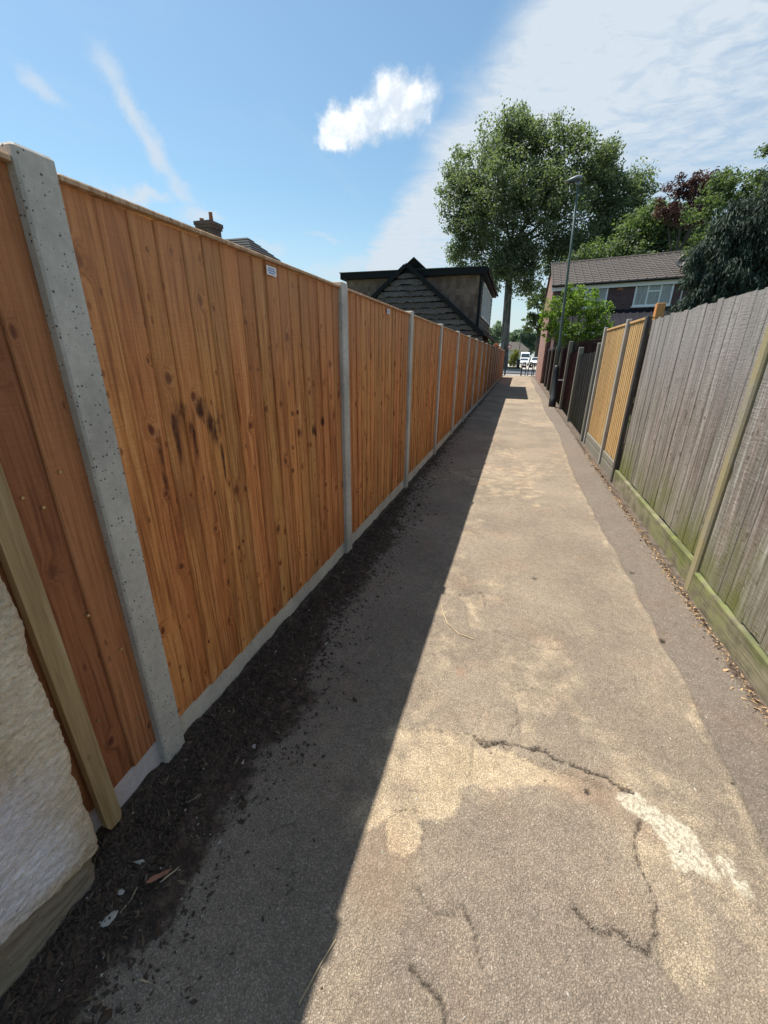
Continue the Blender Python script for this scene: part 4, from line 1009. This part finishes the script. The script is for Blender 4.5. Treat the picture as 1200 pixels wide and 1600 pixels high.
# lean-to
b = MB(); b.box(.3, W_, -2.4, -.003, -.1, 2.7, hm); lt = part('lean_to', b, M['brick'], bk)
b = MB(); b.add([hm(.2, -2.7, 2.72), hm(W_, -2.7, 2.72), hm(W_, -.004, 3.9), hm(.2, -.004, 3.9), hm(.2, -2.7, 2.80), hm(W_, -2.7, 2.80), hm(W_, -.004, 3.98), hm(.2, -.004, 3.98)], BOXF)
for i in range(28):
    s0_ = .2+i*.32
    b.add([hm(s0_, -2.72, 2.815), hm(s0_+.06, -2.72, 2.855), hm(s0_+.12, -2.72, 2.815), hm(s0_, -.01, 3.99), hm(s0_+.06, -.01, 4.03), hm(s0_+.12, -.01, 3.99)], [(0, 1, 4, 3), (1, 2, 5, 4), (0, 2, 1), (3, 4, 5)])
part('lean_to_roof', b, M['tiledark'], lt)
b = MB(); b.box(.2, W_, -2.76, -2.72, 2.62, 2.78, hm); part('fascia_board', b, M['cream'], lt)
# dish
sd_ = thing('satellite_dish', 'dark grey satellite dish at the right end of the tiled roof', 'satellite dish', hm(6.15, .55, 5.75))
b = MB(); c0 = Vector(hm(6.15, .25, 6.12)); ax = Vector((-.5, -.8, .3)).normalized(); a1 = ax.cross(Vector((0, 0, 1))).normalized(); a2 = a1.cross(ax); vs = []; fs = []
for j in range(4):
    rr = .30*j/3
    for i in range(16): vs.append(tuple(c0+a1*math.cos(i*math.pi/8)*rr+a2*math.sin(i*math.pi/8)*rr*1.05+ax*(.3*(rr/.3)**2*.28)))
for j in range(3):
    for i in range(16): fs.append((j*16+i, j*16+(i+1) % 16, (j+1)*16+(i+1) % 16, (j+1)*16+i))
b.add(vs, fs); do = part('dish', b, M['plastic'], sd_, True); do.modifiers.new('s', 'SOLIDIFY').thickness = .02
b = MB(); b.tube([tuple(c0), hm(6.15, .55, 5.62)], .025, 8); part('mast', b, M['plastic'], sd_)
b = MB(); b.tube([tuple(c0-a2*.28), tuple(c0+ax*.35-a2*.05)], .015, 6); part('feed_arm', b, M['plastic'], sd_)

# ------------------------------------------------------------------ vegetation
def leafset(blobs, n_cl, per, cl_r, leaf, seed, shell=.55, droop=0.0, long=1.0):
    r = np.random.default_rng(seed); vol = np.array([b[3]*b[3]*b[4] for b in blobs])**.75; pr = vol/vol.sum(); idx = r.choice(len(blobs), n_cl, p=pr)
    B_ = np.array(blobs)[idx]; d = r.normal(size=(n_cl, 3)); d /= np.linalg.norm(d, axis=1)[:, None]; rad = (shell+(1-shell)*r.random(n_cl))*np.where(r.random(n_cl) < .25, r.random(n_cl), 1)
    ry = B_[:, 3] if B_.shape[1] < 6 else B_[:, 5]
    C_ = B_[:, :3]+d*rad[:, None]*np.stack([B_[:, 3], ry, B_[:, 4]], -1)
    N = n_cl*per; cc = np.repeat(C_, per, 0); o = r.normal(size=(N, 3)); o /= np.linalg.norm(o, axis=1)[:, None]
    cr_ = np.repeat(cl_r*r.uniform(.6, 1.35, n_cl), per)[:, None]; q = cc+o*cr_*(r.random((N, 1))**.45)*np.array([1, 1, .75])
    q[:, 2] -= droop*np.abs(r.normal(size=N))
    nrm = o*.5+r.normal(size=(N, 3))*.6+np.array([0, 0, .45]); nrm /= np.linalg.norm(nrm, axis=1)[:, None]
    a = np.cross(nrm, r.normal(size=(N, 3)))
    if long > 1.5: a = np.stack([r.normal(0, .25, N), r.normal(0, .25, N), -np.ones(N)], -1)+o*.6
    a /= np.linalg.norm(a, axis=1)[:, None]; b = np.cross(nrm, a); b /= np.maximum(np.linalg.norm(b, axis=1)[:, None], 1e-6)
    s = (leaf*r.uniform(.6, 1.4, N))[:, None]; a = a*s*long; b = b*s*.62
    V_ = np.stack([q-a, q-b*.9-a*.1+nrm*s*.12, q+a, q+b*.9-a*.1+nrm*s*.12], 1).reshape(-1, 3); k = (np.arange(N)*4)[:, None]
    return V_, k+np.array([[0, 1, 2, 3]]), C_


def tree(name, label, cat, base, blobs, m, n_cl, per, cl_r, leaf, seed, trunk=None, bm='bark', limbs=30, group=None, fork=None, **kw):
    t_ = thing(name, label, cat, base, group)
    V_, F_, C_ = leafset(blobs, n_cl, per, cl_r, leaf, seed, **kw); npart('crown', V_, F_, m, t_)
    if trunk:
        r = random.Random(seed); r0, r1, zt = trunk; b = MB(); bx, by, bz = base; tops = np.array([[q[0], q[1], q[2]] for q in blobs]); cx = tops[:, 0].mean(); cy = tops[:, 1].mean()
        fx = fork if fork else (bx+(cx-bx)*.15, by)
        fk = Vector((fx[0], fx[1], zt)); bs = Vector(base)
        pts = [bs+Vector((0, 0, -.2)), bs+Vector((0, 0, .25)), bs+(fk-bs)*.3+Vector((r.uniform(-.05, .05)*r0*4, 0, 0)), bs+(fk-bs)*.65, fk]
        b.tube(pts, [r0*1.5, r0*1.15, r0, r0*.9, r1], 12); tr = part('trunk', b, M[bm], t_, True)
        b = MB()
        zmax = tops[:, 2].max()
        mains = []
        order = sorted(range(len(blobs)), key=lambda i: -blobs[i][3])
        for i in order[:9]:
            tgt = Vector(blobs[i][:3]); mid = fk.lerp(tgt, .5)+Vector((r.uniform(-.1, .1), r.uniform(-.1, .1), .12))*(tgt-fk).length
            P_ = [fk.lerp(mid, q)*(1-q)+mid.lerp(tgt, q)*q for q in (0, .2, .4, .6, .8, 1)]; b.tube(P_, [r1*.62, r1*.5, r1*.4, r1*.3, r1*.2, r1*.12], 8); mains += P_[2:]
        for i in range(limbs):
            c = Vector(C_[r.randrange(len(C_))]); s_ = min(mains, key=lambda q: (q-c).length); b.tube([s_, s_.lerp(c, .5)+Vector((0, 0, .06*(c-s_).length)), c], [r1*.17, r1*.11, r1*.05], 5)
        part('limbs', b, M[bm], t_, True)
    return t_


Y6 = 60.
plane_b = [(-8.8, Y6, 21.3, 3.2, 3.5), (-7.6, Y6, 17.0, 3.6, 3.7), (-3.6, Y6, 24.1, 4.2, 2.9), (-2.5, Y6, 25.6, 2.1, 1.4), (1.3, Y6, 22.7, 3.7, 3.1), (5.9, Y6+2, 20.9, 3.6, 3.1), (6.5, Y6+2, 22.9, 1.6, 1.3),
           (8.3, Y6+3, 17.3, 3.8, 3.3), (6.5, Y6+2, 14.5, 3.6, 2.6), (-4.5, Y6-2, 19.1, 5.0, 4.6), (.7, Y6-2, 18.0, 5.0, 4.2), (-3.6, Y6, 13.0, 4.6, 3.0), (2.3, Y6, 13.4, 4.3, 2.8), (-2.6, Y6-1, 11.6, 2.6, 2.0), (-.6, Y6-1, 10.6, 1.5, 1.6), (-4.7, Y6, 9.9, 1.3, 1.8), (.3, Y6, 9.6, 1.8, 1.5), (-8.2, Y6, 13.6, 2.6, 2.4), (5.5, Y6, 11.5, 3, 2), (10.2, Y6+3, 19.6, 2.4, 2.3), (11.0, Y6+3, 16.0, 3.0, 2.8), (9.5, Y6+3, 13.4, 3.4, 2.4)]
tree('plane_tree', 'large plane tree with tall pale trunk at the far end of the path', 'tree', (-1.9, Y6, 0), plane_b, M['plane'], 1450, 78, 1.15, .150, 11, trunk=(.50, .30, 13.5), limbs=120, fork=(-2.5, Y6), shell=.45)
tree('broadleaf_tree', 'rounded green tree rising behind the ridge of the brick house', 'tree', (10.2, 48, 0), [(9.0, 48, 12.0, 2.4, 1.7), (11.7, 48, 11.3, 2.0, 1.8), (7.2, 48, 10.6, 2.3, 1.6), (13.8, 48, 10.5, 1.9, 1.6), (10, 48, 9.2, 4.5, 2), (5, 49, 9.8, 2, 1.8), (11, 49, 13.2, 2.6, 1.4), (13.4, 49, 12.2, 1.8, 1.4), (15, 48, 9, 2, 2)],
     M['green'], 480, 70, .85, .14, 12, trunk=(.3, .22, 6), limbs=30)
tree('copper_beech', 'purple leaved copper beech beside the tall green tree on the right', 'tree', (10.2, 40, 0), [(9.5, 40, 12.6, 1.3, 1.0), (10.5, 40, 13.0, 1.1, .8), (9.1, 40, 11.4, 1.0, .8), (10.9, 40, 11.6, 1.4, 1.2), (11.8, 40, 12.6, 1.2, 1.0)],
     M['purple'], 130, 70, .42, .085, 13, trunk=(.25, .16, 8), bm='darkbark', limbs=40)
tree('broadleaf_tree', 'tall loose green tree at the right edge above the cypress', 'tree', (9.4, 26, 0), [(8.1, 26, 8.8, .9, .8), (9.1, 26, 8.0, 1.2, 1.1), (9.6, 26, 9.5, .7, .9), (7.5, 26, 7.8, .9, .8), (9.9, 26, 8.5, 1.1, 1.1), (10.6, 26, 9.6, 1.0, 1.0), (8.5, 26.5, 6.6, 1.6, 1.1), (10.8, 26, 7.6, 1.3, 1.5)],
     M['green'], 330, 75, .33, .065, 14, trunk=(.2, .14, 5), limbs=40)
con_b = [(4.05, 12, 4.1, .5, .55), (3.75, 12, 3.5, .52, .55), (3.95, 12, 2.9, .6, .6), (4.4, 12, 3.4, .75, .7), (4.5, 12, 4.2, .65, .6), (3.62, 12, 2.5, .38, .4), (4.9, 12, 4.75, .5, .5), (5.1, 12, 3.7, .8, .8), (4.6, 12, 2.3, 1.0, .8), (5.6, 12, 4.4, .7, .9), (5.4, 12, 5.0, .5, .6)]
tree('cypress_tree', 'dark drooping cypress overhanging the grey fence at the right', 'tree', (4.6, 12, 0), con_b, M['conifer'], 1500, 75, .15, .020, 15, trunk=(.16, .1, 2.5), bm='darkbark', limbs=60, droop=.10, long=2.6, shell=.6)
tree('leafy_shrub', 'bright yellow green leafy shrub over the dark fence beside the lamp', 'shrub', (1.85, 16.9, 0), [(1.15, 16.8, 2.95, .55, .65), (1.85, 16.8, 3.2, .6, .5), (2.35, 16.8, 2.85, .55, .5), (.85, 16.8, 2.45, .32, .42), (1.6, 16.8, 2.35, .7, .45), (1.5, 16.8, 3.55, .28, .28), (2.55, 16.8, 2.4, .45, .4), (.62, 16.8, 2.95, .18, .22), (2.8, 16.8, 3.2, .2, .18), (1.25, 16.8, 3.72, .16, .2), (2.2, 16.8, 3.62, .15, .2)],
     M['bright'], 300, 26, .14, .040, 16, trunk=(.05, .04, 1.6), bm='darkbark', limbs=40, shell=.5)
tree('broadleaf_tree', 'dark trunked tree leaning beside the far end of the brick flank', 'tree', (3.05, 86, 0), [(1.5, 86, 10.9, 1.8, 3.1), (1.1, 86, 7.2, 1.3, 1.9), (3.0, 86, 8.1, 1.3, 3.0), (3.9, 86, 11.2, 1.8, 2.9)], M['green'], 170, 50, .5, .16, 17, trunk=(.42, .3, 5.5), bm='darkbark', limbs=30)
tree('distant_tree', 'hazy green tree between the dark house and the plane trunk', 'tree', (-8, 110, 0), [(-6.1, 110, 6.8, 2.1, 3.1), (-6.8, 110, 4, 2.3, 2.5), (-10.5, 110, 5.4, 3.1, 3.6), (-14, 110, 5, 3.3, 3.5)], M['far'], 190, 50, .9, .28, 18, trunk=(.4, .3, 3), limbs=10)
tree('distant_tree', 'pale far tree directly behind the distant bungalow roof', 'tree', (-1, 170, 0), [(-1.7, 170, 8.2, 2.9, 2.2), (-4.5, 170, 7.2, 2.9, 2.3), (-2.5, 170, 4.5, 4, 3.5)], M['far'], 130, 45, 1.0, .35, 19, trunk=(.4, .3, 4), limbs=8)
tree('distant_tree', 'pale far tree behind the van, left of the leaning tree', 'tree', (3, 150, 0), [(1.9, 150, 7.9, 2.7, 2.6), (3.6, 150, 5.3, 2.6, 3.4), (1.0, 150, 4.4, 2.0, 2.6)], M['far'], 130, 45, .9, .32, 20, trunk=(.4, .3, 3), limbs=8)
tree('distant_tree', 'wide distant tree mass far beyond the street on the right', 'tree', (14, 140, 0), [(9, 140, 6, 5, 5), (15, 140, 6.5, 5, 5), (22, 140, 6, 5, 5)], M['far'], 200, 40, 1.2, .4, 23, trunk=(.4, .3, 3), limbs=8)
tree('hedge', 'yellow green clipped hedge beside the plane trunk', 'hedge', (-.7, 66, 0), [(-.65, 66, 1.5, .55, .8), (-.85, 66, .75, .6, .7), (-.5, 66, 2.1, .4, .35)], M['hedge'], 90, 40, .22, .08, 21, trunk=(.06, .05, .6), bm='darkbark', limbs=6)
tree('red_shrub', 'small red flowering shrub peeping over the far end of the orange fence', 'shrub', (-1.7, 29.5, 0), [(-1.62, 29.5, 2.12, .28, .22), (-1.5, 30.5, 1.98, .3, .2), (-1.7, 29.5, 1.6, .25, .4)], M['redleaf'], 40, 26, .10, .035, 22, trunk=(.03, .02, 1.2), bm='darkbark', limbs=8)
# rough grass under the plane tree
rg = np.random.default_rng(3); n = 5000; gx = rg.uniform(-9, .3, n); gyy = rg.uniform(57.9, 68, n); h_ = rg.uniform(.05, .2, n); th_ = rg.uniform(0, 6.3, n)
Vg = np.stack([np.stack([gx-.03*np.cos(th_), gyy-.03*np.sin(th_), 0*gx], -1), np.stack([gx+.03*np.cos(th_), gyy+.03*np.sin(th_), 0*gx], -1), np.stack([gx+.03*np.sin(th_), gyy, h_], -1)], 1).reshape(-1, 3)
npart('grass_tufts', Vg, np.arange(3*n).reshape(-1, 3), M['grass'], None, kind='stuff', label='rough grass on the verge around the plane tree trunk', category='grass')

# ------------------------------------------------------------------ street at the end of the path
b = MB(); b.box(-60, 60, 39.2, 40.6, -.099, -.004); part('pavement', b, M['pave'], None, kind='structure')
b = MB(); b.box(-60, 60, 40.6, 40.75, -.099, .0); part('kerb', b, M['kerb'], None, kind='structure')
b = MB(); b.box(-60, 60, 40.75, 56.5, -.099, -.06); part('road', b, M['road'], None, kind='structure')
b = MB(); b.box(-60, .4, 56.5, 56.7, -.099, .04); part('kerb', b, M['kerb'], None, kind='structure')
b = MB(); b.box(-60, .4, 56.7, 57.9, -.099, .036); part('pavement', b, M['pave'], None, kind='structure')
b = MB(); b.box(.404, 8.5, 56.5, 200, -.099, -.056); part('side_road', b, M['pave'], None, kind='structure')
b = MB(); b.box(-12, .404, 68, 110, -.099, -.01); part('forecourt', b, M['pave'], None, kind='structure')
b = MB(); b.box(-9.5, .35, 57.93, 67.9, -.099, -.005); part('verge', b, M['grass'], None, kind='structure')

hr = thing('guard_rail', 'low black steel guard rail across the left end of the path', 'railing', (-.5, 38.6, 0))
for x_ in (-1.08, .28):
    b = MB(); b.tube([(x_, 38.6, -.1), (x_, 38.6, 1.0)], .032, 8); part('post', b, M['rails'], hr)
for z_ in (.98, .55, .18):
    b = MB(); b.tube([(-1.05, 38.6, z_), (.25, 38.6, z_)], .024, 8); part('rail', b, M['rails'], hr)
for i, (x_, lb) in enumerate(((.48, 'left black A-shaped barrier frame at the end of the path'), (1.0, 'right black A-shaped barrier frame beside the brick flank'))):
    kb = thing('barrier_frame', lb, 'barrier', (x_, 38.4, 0), 'black frame barriers closing the path end')
    for dx_ in (-.16, .16):
        b = MB(); b.tube([(x_+dx_, 38.4, -.1), (x_+dx_, 38.4, .62), (x_+dx_*.8, 38.4, .80), (x_+dx_*.25, 38.4, 1.12)], .035, 8); part('leg', b, M['rails'], kb)
    b = MB(); b.box(x_-.15, x_+.15, 38.36, 38.44, .66, .80); b.box(x_-.10, x_+.10, 38.37, 38.43, .9, 1.0); part('plate', b, M['rails'], kb)
    b = MB(); b.tube([(x_-.16, 38.4, .12), (x_+.16, 38.4, .12)], .02, 8); part('rail', b, M['rails'], kb)
b = MB(); b.tube([(1.28, 38.4, -.1), (1.28, 38.4, .95), (1.25, 38.4, 1.0)], .035, 8); bo_ = part('bollard', b, M['rails'], None, label='black post next to the brick flank at the path end', category='bollard')

sg = thing('round_sign', 'small round sign with red rim on a dark post above the fence end', 'sign', (-1.02, 38.9, 0))
b = MB(); b.tube([(-1.02, 38.9, -.1), (-1.02, 38.9, 2.5)], .035, 8); part('post', b, M['rails'], sg)
b = MB(); b.tube([(-.90, 38.86, 2.30), (-.90, 38.84, 2.30)], .17, 20); part('plate', b, M['redpaint'], sg)
b = MB(); b.tube([(-.90, 38.839, 2.30), (-.90, 38.832, 2.30)], .125, 20); part('face', b, M['white'], sg)
dpst = MB(); dpst.box(-1.30, -1.18, 37.6, 37.72, -.1, 2.35); part('gate_post', dpst, M['endpost'], None, label='dark upright post standing at the end of the orange fence', category='post')
b = MB(); b.tube([(-.15, 70, 0), (-.15, 70, 3), (-.15, 70, 5.3)], [.07, .055, .04], 8); part('thin_pole', b, M['lamp'], None, label='thin grey distant pole beside the bungalow roof', category='pole')
bn = thing('litter_bin', 'dark upright bin beside the yellow hedge', 'bin', (-.05, 60, 0))
b = MB(); b.tube([(-.05, 60, -.05), (-.05, 60, .9), (-.05, 60, 1.0)], [.19, .22, .2], 14); part('body', b, M['plastic'], bn, True)
b = MB(); b.tube([(-.05, 60, 1.0), (-.05, 60, 1.12), (-.05, 60, 1.22)], [.24, .22, .08], 14); part('lid', b, M['plastic'], bn, True)


def vehicle(name, label, cat, x0, y0, W, L, prof, glass, m, wheel_r, wheels):
    """front faces -y; prof = (y,z,half-width factor) side outline"""
    t_ = thing(name, label, cat, (x0, y0+L/2, 0)); b = MB(); n = len(prof)
    lf = [(x0-W/2*k, y0+y_, z_) for y_, z_, k in prof]; rt_ = [(x0+W/2*k, y0+y_, z_) for y_, z_, k in prof]
    b.add(lf+rt_, [tuple(range(n)), tuple(range(2*n-1, n-1, -1))]+[(i, i+n, (i+1) % n+n, (i+1) % n) for i in range(n)]); bo = part('body', b, m, t_)
    bo.modifiers.new('bev', 'BEVEL').width = .06; bo.modifiers['bev'].segments = 2
    for nm, quad in glass:
        b = MB(); b.add([(x0+a*W/2, y0+y_, z_) for a, y_, z_ in quad], [(0, 1, 2, 3)]); o = part(nm, b, M['glass'], t_); o.modifiers.new('s', 'SOLIDIFY').thickness = .02
    for wy in wheels:
        for sx in (-1, 1):
            b = MB(); b.tube([(x0+sx*(W/2-.2), y0+wy, wheel_r-.05), (x0+sx*(W/2+.01), y0+wy, wheel_r-.05)], wheel_r, 16); wo = part('wheel', b, M['rubber'], t_)
            b = MB(); b.tube([(x0+sx*(W/2+.0), y0+wy, wheel_r-.05), (x0+sx*(W/2+.02), y0+wy, wheel_r-.05)], wheel_r*.6, 12); part('rim', b, M['lantern'], wo)
    return t_


car = vehicle('parked_car', 'white hatchback parked facing the path beyond the brick flank', 'car', 2.75, 76, 1.78, 4.2,
              [(0, .25, .92), (-.02, .62, .95), (.15, .78, .95), (1.0, .95, .96), (1.75, 1.42, .78), (3.3, 1.46, .78), (4.05, 1.0, .93), (4.2, .6, .95), (4.15, .25, .92)],
              [('windscreen', [(-.84, 1.02, 1.00), (.84, 1.02, 1.00), (.72, 1.68, 1.40), (-.72, 1.68, 1.40)])], M['paintw'], .33, (.8, 3.4))
b = MB(); b.box(2.2, 3.3, 75.955, 75.985, .32, .55); part('grille', b, M['plastic'], car)
for x_ in (2.06, 3.44):
    b = MB(); b.tube([(x_, 75.97, .66), (x_, 76.05, .66)], .11, 10); part('headlight', b, M['glass'], car)
van = vehicle('parked_van', 'white van parked far down the side road under the trees', 'van', 1.2, 100, 2.0, 5.2,
              [(0, .3, .95), (-.02, .9, .96), (.25, 1.15, .96), (.8, 1.35, .95), (1.35, 2.2, .88), (1.6, 2.45, .88), (5.1, 2.5, .9), (5.2, .4, .95)],
              [('windscreen', [(-.86, .76, 1.40), (.86, .76, 1.40), (.80, 1.31, 2.14), (-.80, 1.31, 2.14)])], M['paintw'], .36, (.9, 4.2))
b = MB(); b.box(.35, 2.05, 99.93, 99.975, .35, .95); part('grille', b, M['plastic'], van)
car2 = vehicle('parked_car', 'pale low car seen in front of the white van', 'car', .9, 84, 1.75, 4.2,
               [(0, .25, .92), (-.02, .55, .95), (.15, .70, .95), (1.0, .85, .96), (1.75, 1.25, .78), (3.3, 1.28, .78), (4.05, .9, .93), (4.2, .6, .95), (4.15, .25, .92)],
               [('windscreen', [(-.84, 1.02, .90), (.84, 1.02, .90), (.72, 1.68, 1.23), (-.72, 1.68, 1.23)])], M['paintw'], .31, (.8, 3.4))
bg_ = thing('bungalow', 'distant pale bungalow with hipped grey brown roof between the trunks', 'bungalow', (-2, 134, 0))
b = MB(); b.box(-7, 2.2, 131, 138, -.1, 3.2); part('wall', b, M['cream'], bg_)
b = MB(); b.add([(-7.5, 130.4, 3.2), (2.7, 130.4, 3.2), (2.7, 138.6, 3.2), (-7.5, 138.6, 3.2), (-4, 134.5, 5.5), (-.3, 134.5, 5.5)], [(0, 1, 5, 4), (1, 2, 5), (2, 3, 4, 5), (3, 0, 4), (3, 2, 1, 0)]); part('roof', b, M['tile'], bg_)
for xa in (-5, -2.2, .4):
    b = MB(); b.box(xa, xa+1.3, 130.93, 130.99, 1.0, 2.5); f_o = part('window', b, M['white'], bg_); b = MB(); b.box(xa+.12, xa+1.18, 130.90, 130.925, 1.12, 2.38); part('pane', b, M['glass'], f_o)
